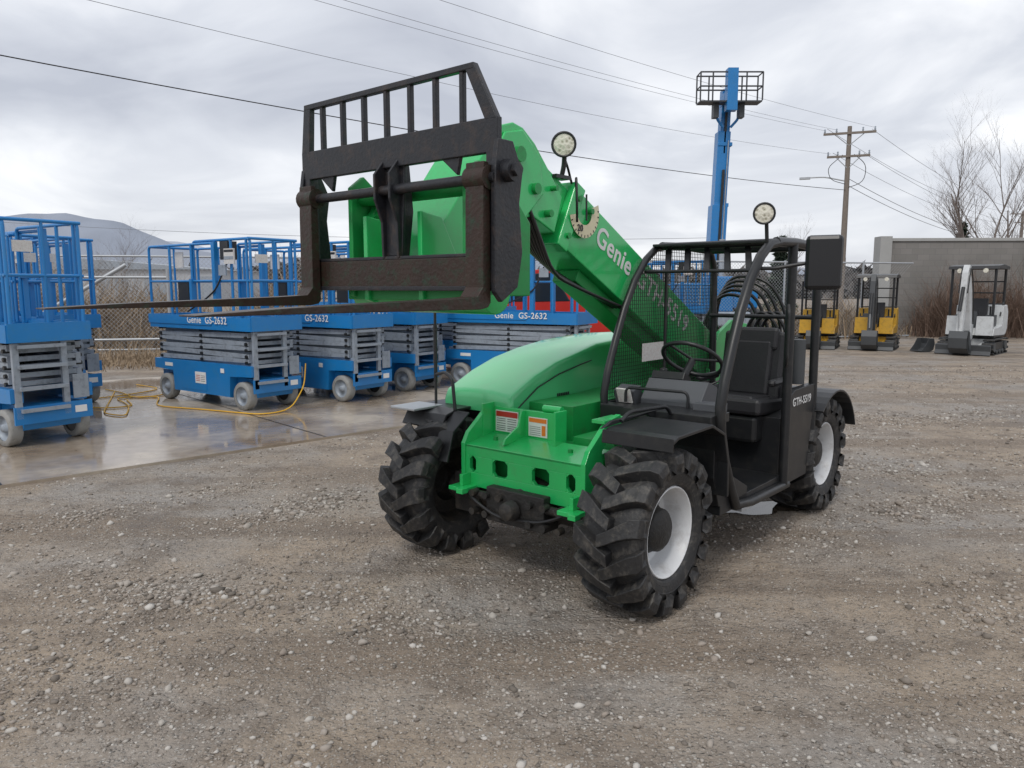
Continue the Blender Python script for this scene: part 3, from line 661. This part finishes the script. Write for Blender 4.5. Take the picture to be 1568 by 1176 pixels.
# ------------------------------------------------------------ wall right
m,nt,bs=newmat('split_block'); MATW=m
br=nt.nodes.new('ShaderNodeTexBrick'); br.inputs['Scale'].default_value=1; br.inputs['Brick Width'].default_value=.4; br.inputs['Row Height'].default_value=.2; br.inputs['Mortar Size'].default_value=.006
br.inputs['Color1'].default_value=(.24,.23,.215,1); br.inputs['Color2'].default_value=(.28,.265,.25,1); br.inputs['Mortar'].default_value=(.20,.195,.19,1)
tc=nt.nodes.new('ShaderNodeTexCoord'); mp=nt.nodes.new('ShaderNodeMapping'); mp.inputs['Rotation'].default_value=(rad(90),0,0)
nzz=nt.nodes.new('ShaderNodeTexNoise'); nzz.inputs['Scale'].default_value=.9; nzz.inputs['Detail'].default_value=6; nt.links.new(tc.outputs['Object'],nzz.inputs['Vector'])
mw=nt.nodes.new('ShaderNodeMix'); mw.data_type='RGBA'; mw.blend_type='MULTIPLY'; mw.inputs[0].default_value=.4
nt.links.new(tc.outputs['Object'],mp.inputs[0]); nt.links.new(mp.outputs[0],br.inputs['Vector']); nt.links.new(br.outputs[0],mw.inputs[6]); nt.links.new(nzz.outputs['Fac'],mw.inputs[7]); nt.links.new(mw.outputs[2],bs.inputs['Base Color']); bs.inputs['Roughness'].default_value=.9
CAP=paint('concrete_cap',(.36,.36,.35),.8)
Wl=empty('block_wall',(13.15,26.6,0),rad(-3)); b=MB()
b.bb(0,40,0,.3,0,3.25,MATW); b.obj('wall',Wl); b=MB()
b.bb(-.35,.05,-.15,.4,0,3.42,CAP); b.bb(.05,40,-.05,.35,3.25,3.36,CAP)
for k in range(1,9): b.bb(4.6*k,4.6*k+.3,-.08,.0,0,3.25,CAP)
b.obj('piers_and_coping',Wl,.01)
# ------------------------------------------------------------ bare trees
def bare_tree(x,y,h,seed,spread=.5,name='bare_tree'):
    rnd=random.Random(seed); b=MB()
    def br_(p,d,l,r,lv):
        pts=[p];rs=[r]; n=4
        for i in range(n):
            d=(d+Vector((rnd.uniform(-1,1),rnd.uniform(-1,1),rnd.uniform(-.2,.5)))*.13).normalized(); p=p+d*l/n; pts.append(p); rs.append(r*(1-.72*(i+1)/n))
        b.tube(pts,rs,BARK,5 if lv<2 else 3,0,False)
        if lv>=4: return
        for k in range(rnd.randint(5,7) if lv<3 else 5):
            t=rnd.uniform(.25 if lv else .22,1); i=min(n-1,int(t*n)); q=pts[i].lerp(pts[i+1],t*n-i)
            a=rnd.uniform(0,6.28); side=Vector((math.cos(a),math.sin(a),rnd.uniform(.2,.9))).normalized()
            br_(q,(d*(1-spread)+side*spread).normalized(),l*rnd.uniform(.42,.62),rs[i]*.55,lv+1)
    br_(Vector((0,0,0)),Vector((0,0,1)),h*.72,h*.014,0)
    o=b.obj(name); o.location=(x,y,0)
bare_tree(22.3,37,8.8,3,.50); bare_tree(25.0,38.5,7.8,5,.50); bare_tree(23.6,38,8.0,15,.45); bare_tree(28,36,7.0,8,.55); bare_tree(19.0,52,6.0,11); bare_tree(-22,34,3.9,21); bare_tree(-14.5,27,3.4,22); bare_tree(-12.5,25,3.0,31); bare_tree(-17,26,3.2,33)
def brush(name,regions,n,mat,hmin,hmax,w=.012):
    vs=[];fs=[]
    for k in range(n):
        x0,y0,x1,y1,hs=random.choice(regions); t=random.random(); x=x0+(x1-x0)*t+random.gauss(0,.35); y=y0+(y1-y0)*t+random.gauss(0,.5)
        cl=.55+.45*math.sin(x*1.3)*math.sin(x*.47+2); h=random.uniform(hmin,hmax)*hs*max(.35,cl+.3)
        p=Vector((x,y,0)); a=random.uniform(0,6.28); lean=random.uniform(.1,.9); d=Vector((math.cos(a)*lean,math.sin(a)*lean,1)).normalized()
        wv=Vector((math.cos(a+1.57),math.sin(a+1.57)*.3,0))*w*random.uniform(.6,1.6); o=len(vs)
        q=p+d*h*.6; d2=(d+Vector((random.gauss(0,.5),random.gauss(0,.5),-.3))).normalized(); e=q+d2*h*.45
        vs+=[p-wv,p+wv,q+wv*.7,q-wv*.7,e]; fs+=[(o,o+1,o+2,o+3),(o+3,o+2,o+4)]
        for j in range(3):
            t2=random.uniform(.3,1); c=p.lerp(q,t2); e2=c+Vector((random.gauss(0,.4),random.gauss(0,.3),random.uniform(-.05,.4)))*h*.5; o=len(vs); vs+=[c-wv*.5,c+wv*.5,e2]; fs.append((o,o+1,o+2))
    me=bpy.data.meshes.new(name); me.from_pydata([tuple(v) for v in vs],[],fs); me.materials.append(mat); o=bpy.data.objects.new(name,me); scene.collection.objects.link(o)
STRAW=paint('dry_grass',(.28,.21,.14),.9,var=.4,scale=1.5)
brush('brambles',[(13.4,25.9,30,25.6,1.0),(14.2,25.6,17.5,25.5,1.9)],5000,TWIG,.6,1.7,.008)
brush('dry_brush',[(-34,17,-9.8,20.7,1),(-9.8,20.5,4,23.8,1.0),(4,24,13,26,1.0),(-15,20.5,-6.5,22.5,1.9),(-34,19,-9.8,23,1.3)],20000,STRAW,.5,1.5,.014)
brush('weeds',[(-10.5,16.5,-7.0,18.0,.6),(-9,15.6,-6.3,16.8,.4),(-8.6,17.2,-5.0,18.6,.8)],3500,STRAW,.3,1.0,.010)
def treeline(name,x0,y0,x1,y1,n,hh,mat):
    vs=[];fs=[]
    for k in range(n):
        t=random.random(); x=x0+(x1-x0)*t; y=y0+(y1-y0)*t+random.uniform(-6,6)
        h=hh*(.5+.5*abs(math.sin(x*.07)*math.cos(x*.031+1)))*random.uniform(.3,1)
        c=Vector((x,y,h)); 
        for j in range(2):
            o=len(vs); r=random.uniform(.3,1.1)
            for q in range(3): vs.append((c.x+random.gauss(0,r),c.y+random.gauss(0,r),c.z+random.gauss(0,r*.9)))
            fs.append((o,o+1,o+2))
    me=bpy.data.meshes.new(name); me.from_pydata(vs,[],fs); me.materials.append(mat); o=bpy.data.objects.new(name,me); scene.collection.objects.link(o)
treeline('distant_trees',-120,110,160,120,16000,5.0,paint('far_foliage',(.13,.12,.115),.95,var=.4,scale=.05))
def conifer(x,y,h,seed):
    rnd=random.Random(seed); E=empty('conifer_tree',(x,y,0)); b=MB(); b.tube([(0,0,0),(0,0,h)],[.12,.02],BARK,8); b.obj('trunk',E)
    vs=[];fs=[]
    for k in range(4500):
        t=rnd.random()**.8; z=h*(.12+.88*t); R=(1-t)*h*.22*(.7+.3*math.sin(t*40))+.05; a=rnd.uniform(0,6.28); r=R*rnd.uniform(.3,1.1); c=Vector((r*math.cos(a),r*math.sin(a),z-r*.25)); s=.09
        o=len(vs); vs+=[c+Vector((rnd.gauss(0,s),rnd.gauss(0,s),rnd.gauss(0,s*.6))) for _ in range(3)]; fs.append((o,o+1,o+2))
    me=bpy.data.meshes.new('needles'); me.from_pydata([tuple(v) for v in vs],[],fs); me.materials.append(paint('conifer_needles',(.035,.055,.035),.9,var=.4)); o=bpy.data.objects.new('needles',me); scene.collection.objects.link(o); o.parent=E
conifer(10.6,30,3.6,1); conifer(23.6,40,5.0,2)
def hills(name,x0,x1,y,prof,mat,depth=300,k_=1):
    n=200; vs=[];fs=[]
    for j in range(6):
        for i in range(n+1):
            x=x0+(x1-x0)*i/n; h=np.interp(x,[p[0] for p in prof],[p[1] for p in prof])
            h+= k_*(2.4*math.sin(x*.016)+1.5*math.sin(x*.041+1)+.8*math.sin(x*.09))
            k=[0,.45,.8,1,.8,.2][j]; vs.append((x,y+depth*(j/5),max(-1,h*k-2)))
    for j in range(5):
        for i in range(n): a=j*(n+1)+i; fs.append((a,a+1,a+n+2,a+n+1))
    me=bpy.data.meshes.new(name); me.from_pydata(vs,[],fs); me.materials.append(mat); me.polygons.foreach_set('use_smooth',[True]*len(fs)); o=bpy.data.objects.new(name,me); scene.collection.objects.link(o)
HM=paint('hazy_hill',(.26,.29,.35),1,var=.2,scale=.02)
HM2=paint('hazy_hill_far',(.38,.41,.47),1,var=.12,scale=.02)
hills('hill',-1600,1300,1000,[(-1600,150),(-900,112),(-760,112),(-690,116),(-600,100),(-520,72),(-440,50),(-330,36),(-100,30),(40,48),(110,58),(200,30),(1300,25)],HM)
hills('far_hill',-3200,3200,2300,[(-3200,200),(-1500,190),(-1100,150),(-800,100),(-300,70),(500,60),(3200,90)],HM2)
WH=empty('warehouse',(-38,72,0)); b=MB(); b.bb(-12,12,-6,6,0,3.2,paint('cladding_white',(.42,.44,.47),.6)); b.prism([(-12.4,3.2),(0,4.2),(12.4,3.2)],-6.3,6.3,LGREY)
for k in range(6): b.bb(-10+4*k,-7.5+4*k,-6.05,-5.98,.0,2.6,LGREY)
b.obj('shell',WH)

# ------------------------------------------------------------ ground
def gravel_mat():
    m,nt,b=newmat('gravel_ground'); N=nt.nodes; K=nt.links
    tc=N.new('ShaderNodeTexCoord')
    def noise(sc,det=5,ro=.6,vec=None):
        n=N.new('ShaderNodeTexNoise'); n.inputs['Scale'].default_value=sc; n.inputs['Detail'].default_value=det; n.inputs['Roughness'].default_value=ro; K.new(vec or tc.outputs['Object'],n.inputs['Vector']); return n
    def vor(sc,feat='F1'):
        v=N.new('ShaderNodeTexVoronoi'); v.inputs['Scale'].default_value=sc; v.feature=feat; K.new(tc.outputs['Object'],v.inputs['Vector']); return v
    def mix(f,a,c,blend='MIX'):
        x=N.new('ShaderNodeMix'); x.data_type='RGBA'; x.blend_type=blend
        for idx,val in((0,f),(6,a),(7,c)):
            if isinstance(val,(int,float)): x.inputs[idx].default_value=val
            elif isinstance(val,tuple): x.inputs[idx].default_value=(*val,1)
            else: K.new(val,x.inputs[idx])
        return x.outputs[2]
    def rng(s,a,c,o0=0,o1=1):
        r=N.new('ShaderNodeMapRange'); r.inputs[1].default_value=a; r.inputs[2].default_value=c; r.inputs[3].default_value=o0; r.inputs[4].default_value=o1; K.new(s,r.inputs[0]); return r.outputs[0]
    mp=N.new('ShaderNodeMapping'); mp.inputs['Rotation'].default_value=(0,0,rad(-48)); mp.inputs['Scale'].default_value=(.16,1.5,1); K.new(tc.outputs['Object'],mp.inputs[0])
    trk=noise(1.0,4,.55,mp.outputs[0])
    big=noise(.45,5,.62); med=noise(2.3,6,.7); fine=noise(26,6,.8)
    base=mix(rng(big.outputs['Fac'],.44,.58),(.40,.325,.25),(.35,.32,.29))
    base=mix(rng(trk.outputs['Fac'],.50,.60),base,(.27,.215,.165))
    base=mix(rng(med.outputs['Fac'],.47,.66),base,(.21,.17,.135))
    base=mix(rng(fine.outputs['Fac'],.35,.66),mix(.42,base,(.09,.075,.06)),base)
    v1=vor(52); v2=vor(115)
    sep=N.new('ShaderNodeSeparateColor'); K.new(v1.outputs['Color'],sep.inputs[0])
    peb=mix(rng(sep.outputs[0],0,1),(.20,.175,.15),(.56,.53,.48))
    mask=N.new('ShaderNodeMath'); mask.operation='MULTIPLY'; K.new(rng(v1.outputs['Distance'],.30,.42,1,0),mask.inputs[0]); K.new(rng(sep.outputs[1],.45,.55),mask.inputs[1])
    m2=N.new('ShaderNodeMath'); m2.operation='MULTIPLY'; K.new(mask.outputs[0],m2.inputs[0]); K.new(rng(big.outputs['Fac'],.40,.56,.2,.85),m2.inputs[1])
    col=mix(m2.outputs[0],base,peb)
    s2=N.new('ShaderNodeSeparateColor'); K.new(v2.outputs['Color'],s2.inputs[0])
    mk=N.new('ShaderNodeMath'); mk.operation='MULTIPLY'; K.new(rng(v2.outputs['Distance'],.3,.42,.75,0),mk.inputs[0]); K.new(rng(s2.outputs[1],.5,.6),mk.inputs[1])
    col=mix(mk.outputs[0],col,mix(s2.outputs[0],(.17,.145,.125),(.52,.485,.44)))
    wet=rng(noise(.5,5,.6).outputs['Fac'],.56,.68)
    col=mix(wet,col,mix(.5,col,(.085,.068,.055)))
    K.new(col,b.inputs['Base Color']); K.new(rng(wet,0,1,.85,.36),b.inputs['Roughness']); b.inputs['Specular IOR Level'].default_value=.35
    h=N.new('ShaderNodeMath'); h.operation='ADD'; K.new(rng(v1.outputs['Distance'],0,.5,1,0),h.inputs[0]); K.new(fine.outputs['Fac'],h.inputs[1])
    bp=N.new('ShaderNodeBump'); bp.inputs['Strength'].default_value=.7; bp.inputs['Distance'].default_value=.014; K.new(h.outputs[0],bp.inputs['Height'])
    hh=N.new('ShaderNodeMath'); hh.operation='ADD'; K.new(med.outputs['Fac'],hh.inputs[0]); K.new(trk.outputs['Fac'],hh.inputs[1])
    b2=N.new('ShaderNodeBump'); b2.inputs['Strength'].default_value=.8; b2.inputs['Distance'].default_value=.12; K.new(hh.outputs[0],b2.inputs['Height']); K.new(bp.outputs[0],b2.inputs['Normal'])
    K.new(b2.outputs[0],b.inputs['Normal']); return m
b=MB(); b.add([(-4000,-200,0),(4000,-200,0),(4000,5000,0),(-4000,5000,0)],[(0,1,2,3)],gravel_mat()); b.obj('ground')
import bmesh
bm=bmesh.new(); bmesh.ops.create_icosphere(bm,subdivisions=1,radius=1); bm.verts.ensure_lookup_table()
iv=np.array([v.co[:] for v in bm.verts]); ifc=np.array([[v.index for v in f.verts] for f in bm.faces]); bm.free()
NC=480000
yy=1.0+ (np.random.rand(NC)**1.4)*15; xx=(np.random.rand(NC)*2-1)*(yy*.95+.6)
e0=np.array([-4.26,6.09]); ed=np.array([.735,.678]); side=(xx-e0[0])*ed[1]-(yy-e0[1])*ed[0]
def blob(cx,cy,sx,sy,an):
    c,s=math.cos(an),math.sin(an); u=(xx-cx)*c+(yy-cy)*s; v=-(xx-cx)*s+(yy-cy)*c; return np.exp(-(u/sx)**2-(v/sy)**2)
patch=1.5*blob(-1.55,3.9,.9,.30,-.3)+1.3*blob(-1.5,5.7,.9,.22,.9)+.9*blob(2.9,5.4,1.2,.30,.5)+.9*blob(4.2,7.0,2.0,.4,.4)+1.0*blob(-2.7,3.0,.8,.35,.2)+.8*blob(2.2,3.4,.9,.3,.7)+.6*blob(.6,2.1,.9,.25,.1)+.8*blob(5.5,9.5,2.5,.5,.3)+1.0*blob(-3.2,5.2,1.4,.18,.75)+.8*blob(-.9,2.3,.5,.3,1.0)
nz=np.sin(xx*1.7+np.sin(yy*1.3)*1.5)*np.sin(yy*1.1+xx*.6)+.6*np.sin(xx*4.1+yy*2.7)+.5*np.sin(yy*5.3-xx*3.1)+.4*np.sin(xx*11+yy*3)*np.sin(yy*9-xx*4)
prob=(.12+.09*nz).clip(.03,1)+.6*patch*(.6+.25*nz)
pudd=np.exp(-((xx-1.85)/.45)**2-((yy-5.55)/.22)**2)
keep=(side>.06)&(np.random.rand(NC)<prob)&(pudd<.35)
xx=xx[keep]; yy=yy[keep]; pk=patch[keep]; n=min(len(xx),120000); xx=xx[:n];yy=yy[:n];pk=pk[:n]
sz=(.0030+.0075*np.random.rand(n)**2.4+ (np.random.rand(n)<.02)*.010)*(.85+.045*yy)*(1+.4*pk.clip(0,1))
V=iv[None]*(1+.28*np.random.randn(n,12,1)).clip(.5,1.5)*sz[:,None,None]*np.stack([1+.4*np.random.rand(n),.8+.3*np.random.rand(n),.55+.3*np.random.rand(n)],1)[:,None]
a=np.random.rand(n)*6.28; ca,sa=np.cos(a)[:,None],np.sin(a)[:,None]
X=V[:,:,0]*ca-V[:,:,1]*sa+xx[:,None]; Y=V[:,:,0]*sa+V[:,:,1]*ca+yy[:,None]; Z=V[:,:,2]+sz[:,None]*.2
co=np.stack([X,Y,Z],2).reshape(-1,3); F=(ifc[None]+12*np.arange(n)[:,None,None]).reshape(-1,3)
me=bpy.data.meshes.new('gravel'); me.vertices.add(len(co)); me.vertices.foreach_set('co',co.ravel()); me.loops.add(F.size); me.loops.foreach_set('vertex_index',F.ravel()); me.polygons.add(len(F)); me.polygons.foreach_set('loop_start',np.arange(len(F))*3); me.polygons.foreach_set('loop_total',np.full(len(F),3)); me.update(calc_edges=True)
m,nt,bs=newmat('stone'); g=nt.nodes.new('ShaderNodeNewGeometry'); cr=nt.nodes.new('ShaderNodeValToRGB'); e=cr.color_ramp.elements; e[0].color=(.14,.12,.10,1); e[1].color=(.52,.49,.45,1); x=e.new(.45); x.color=(.30,.255,.215,1); x=e.new(.85); x.color=(.41,.38,.34,1)
nt.links.new(g.outputs['Random Per Island'],cr.inputs[0]); nt.links.new(cr.outputs[0],bs.inputs['Base Color']); bs.inputs['Roughness'].default_value=.8
me.materials.append(m); o=bpy.data.objects.new('gravel',me); scene.collection.objects.link(o)
# small puddle beside the cab
m,nt,bs=newmat('muddy_water'); bs.inputs['Base Color'].default_value=(.12,.095,.07,1); bs.inputs['Roughness'].default_value=.04
b=MB(); vs=[]
for k in range(40):
    a=2*math.pi*k/40; r=1+.18*math.sin(3*a+1)+.12*math.sin(7*a)+.07*math.sin(13*a); vs.append((1.85+.42*r*math.cos(a),5.55+.17*r*math.sin(a),.004))
b.add(vs,[tuple(range(40))],m); b.obj('puddle')
# concrete pad (wet)
m,nt,bs=newmat('wet_concrete'); NN=nt.nodes; K=nt.links; tc=NN.new('ShaderNodeTexCoord')
n1=NN.new('ShaderNodeTexNoise'); n1.inputs['Scale'].default_value=.6; n1.inputs['Detail'].default_value=5; K.new(tc.outputs['Object'],n1.inputs['Vector'])
n2=NN.new('ShaderNodeTexNoise'); n2.inputs['Scale'].default_value=9; n2.inputs['Detail'].default_value=8; K.new(tc.outputs['Object'],n2.inputs['Vector'])
cr=NN.new('ShaderNodeValToRGB'); e=cr.color_ramp.elements; e[0].position=.38; e[0].color=(.34,.26,.19,1); e[1].position=.6; e[1].color=(.62,.54,.44,1); K.new(n1.outputs['Fac'],cr.inputs[0])
mx=NN.new('ShaderNodeMix'); mx.data_type='RGBA'; mx.blend_type='MULTIPLY'; mx.inputs[0].default_value=.5; K.new(cr.outputs[0],mx.inputs[6]); K.new(n2.outputs['Fac'],mx.inputs[7]); K.new(mx.outputs[2],bs.inputs['Base Color'])
r=NN.new('ShaderNodeMapRange'); r.inputs[1].default_value=.44; r.inputs[2].default_value=.60; r.inputs[3].default_value=.05; r.inputs[4].default_value=.36; K.new(n1.outputs['Fac'],r.inputs[0]); K.new(r.outputs[0],bs.inputs['Roughness'])
bs.inputs['Coat Weight'].default_value=.15; bs.inputs['Coat Roughness'].default_value=.1
bpn=NN.new('ShaderNodeBump'); bpn.inputs['Strength'].default_value=.08; bpn.inputs['Distance'].default_value=.01; K.new(n2.outputs['Fac'],bpn.inputs['Height']); K.new(bpn.outputs[0],bs.inputs['Normal'])
b=MB(); P0=Vector((-4.26,6.09)); D=Vector((.735,.678)); Nn=Vector((-.678,.735))
q=[P0-D*9,P0+D*9.5,P0+D*9.5+Nn*6.5,P0-D*9+Nn*8.5]
b.add([(p.x,p.y,.026) for p in q]+[(p.x,p.y,-.1) for p in q],[(0,1,2,3),(0,4,5,1),(1,5,6,2)],m); b.obj('concrete_pavement')
b=MB()
for k in range(-2,4):
    p=P0+D*(3*k); qn=p+Nn*6; b.add([(p.x,p.y,.0295),(p.x+.012,p.y+.01,.0295),(qn.x+.012,qn.y+.01,.0295),(qn.x,qn.y,.0295)],[(0,1,2,3)],BLACK)
b.obj('pavement_joints')
b=MB()
z=.04
b.tube([(-6.2,11.6,z),(-5.3,9.6,z),(-4.9,9.4,z),(-5.3,10.3,z),(-5.9,11.0,z),(-5.3,11.2,z),(-4.9,10.2,z),(-4.3,10.0,z),(-3.2,9.5,z),(-2.95,9.9,z),(-2.9,10.4,.3),(-2.9,10.5,.6)],.009,CORD,6,.4)
b.tube([(-6.3,12.5,z),(-5.6,12.0,z),(-5.9,11.2,z),(-6.4,10.6,z),(-5.6,10.0,z),(-5.2,10.2,z),(-5.6,10.8,z)],.009,CORD,6,.4)
b.tube([(-5.9,12.6,z),(-5.2,11.6,z),(-5.5,10.9,z),(-6.1,11.6,z),(-6.5,11.9,z)],.009,CORD,6,.4)
b.obj('extension_cord')

# ------------------------------------------------------------ world / light / camera
w=bpy.data.worlds.new('World'); scene.world=w; w.use_nodes=True; nt=w.node_tree; N=nt.nodes; K=nt.links
bg=N['Background']; sky=N.new('ShaderNodeTexSky'); sky.sky_type='NISHITA'; sky.sun_disc=False; sky.sun_elevation=rad(52); sky.sun_rotation=rad(-25)
tc=N.new('ShaderNodeTexCoord'); sx=N.new('ShaderNodeSeparateXYZ'); K.new(tc.outputs['Generated'],sx.inputs[0])
def mth(op,a,c):
    x=N.new('ShaderNodeMath'); x.operation=op
    for i,v in enumerate((a,c)):
        if isinstance(v,(int,float)): x.inputs[i].default_value=v
        else: K.new(v,x.inputs[i])
    return x.outputs[0]
za=mth('ADD',mth('MAXIMUM',sx.outputs[2],0),.18); cx=mth('DIVIDE',sx.outputs[0],za); cy=mth('DIVIDE',sx.outputs[1],za)
cb=N.new('ShaderNodeCombineXYZ'); K.new(cx,cb.inputs[0]); K.new(cy,cb.inputs[1]); cb.inputs[2].default_value=3.7
n1=N.new('ShaderNodeTexNoise'); n1.inputs['Scale'].default_value=1.0; n1.inputs['Detail'].default_value=8; n1.inputs['Roughness'].default_value=.5; n1.inputs['Distortion'].default_value=.6; K.new(cb.outputs[0],n1.inputs['Vector'])
cr=N.new('ShaderNodeValToRGB'); e=cr.color_ramp.elements; e[0].position=.32; e[0].color=(.45,.475,.54,1); e[1].position=.68; e[1].color=(.92,.93,.95,1); x=e.new(.5); x.color=(.62,.645,.70,1)
K.new(n1.outputs['Fac'],cr.inputs[0])
hz=N.new('ShaderNodeMapRange'); hz.inputs[1].default_value=0; hz.inputs[2].default_value=.20; hz.inputs[3].default_value=.6; hz.inputs[4].default_value=0; K.new(sx.outputs[2],hz.inputs[0])
mx=N.new('ShaderNodeMix'); mx.data_type='RGBA'; K.new(hz.outputs[0],mx.inputs[0]); K.new(cr.outputs[0],mx.inputs[6]); mx.inputs[7].default_value=(.76,.775,.81,1)
sc=N.new('ShaderNodeVectorMath'); sc.operation='SCALE'; sc.inputs['Scale'].default_value=10.0; K.new(mx.outputs[2],sc.inputs[0])
m3=N.new('ShaderNodeMix'); m3.data_type='RGBA'; m3.inputs[0].default_value=.95; K.new(sky.outputs[0],m3.inputs[6]); K.new(sc.outputs[0],m3.inputs[7])
K.new(m3.outputs[2],bg.inputs['Color']); bg.inputs['Strength'].default_value=.12
sl_=bpy.data.lights.new('sun','SUN'); sl_.energy=1.5; sl_.angle=rad(20); sl_.color=(1,.96,.90); so=bpy.data.objects.new('sun',sl_); scene.collection.objects.link(so); so.rotation_euler=(rad(38),0,rad(-25))
cam=bpy.data.cameras.new('camera'); co=bpy.data.objects.new('camera',cam); scene.collection.objects.link(co); co.location=(0,0,1.66); co.rotation_euler=(rad(90)-math.atan(148/1150),0,0); cam.sensor_width=36; cam.lens=1150/1568*36; cam.clip_end=8000; cam.clip_start=.05
scene.camera=co
scene.view_settings.view_transform='Standard'; scene.view_settings.look='None'; scene.view_settings.exposure=0
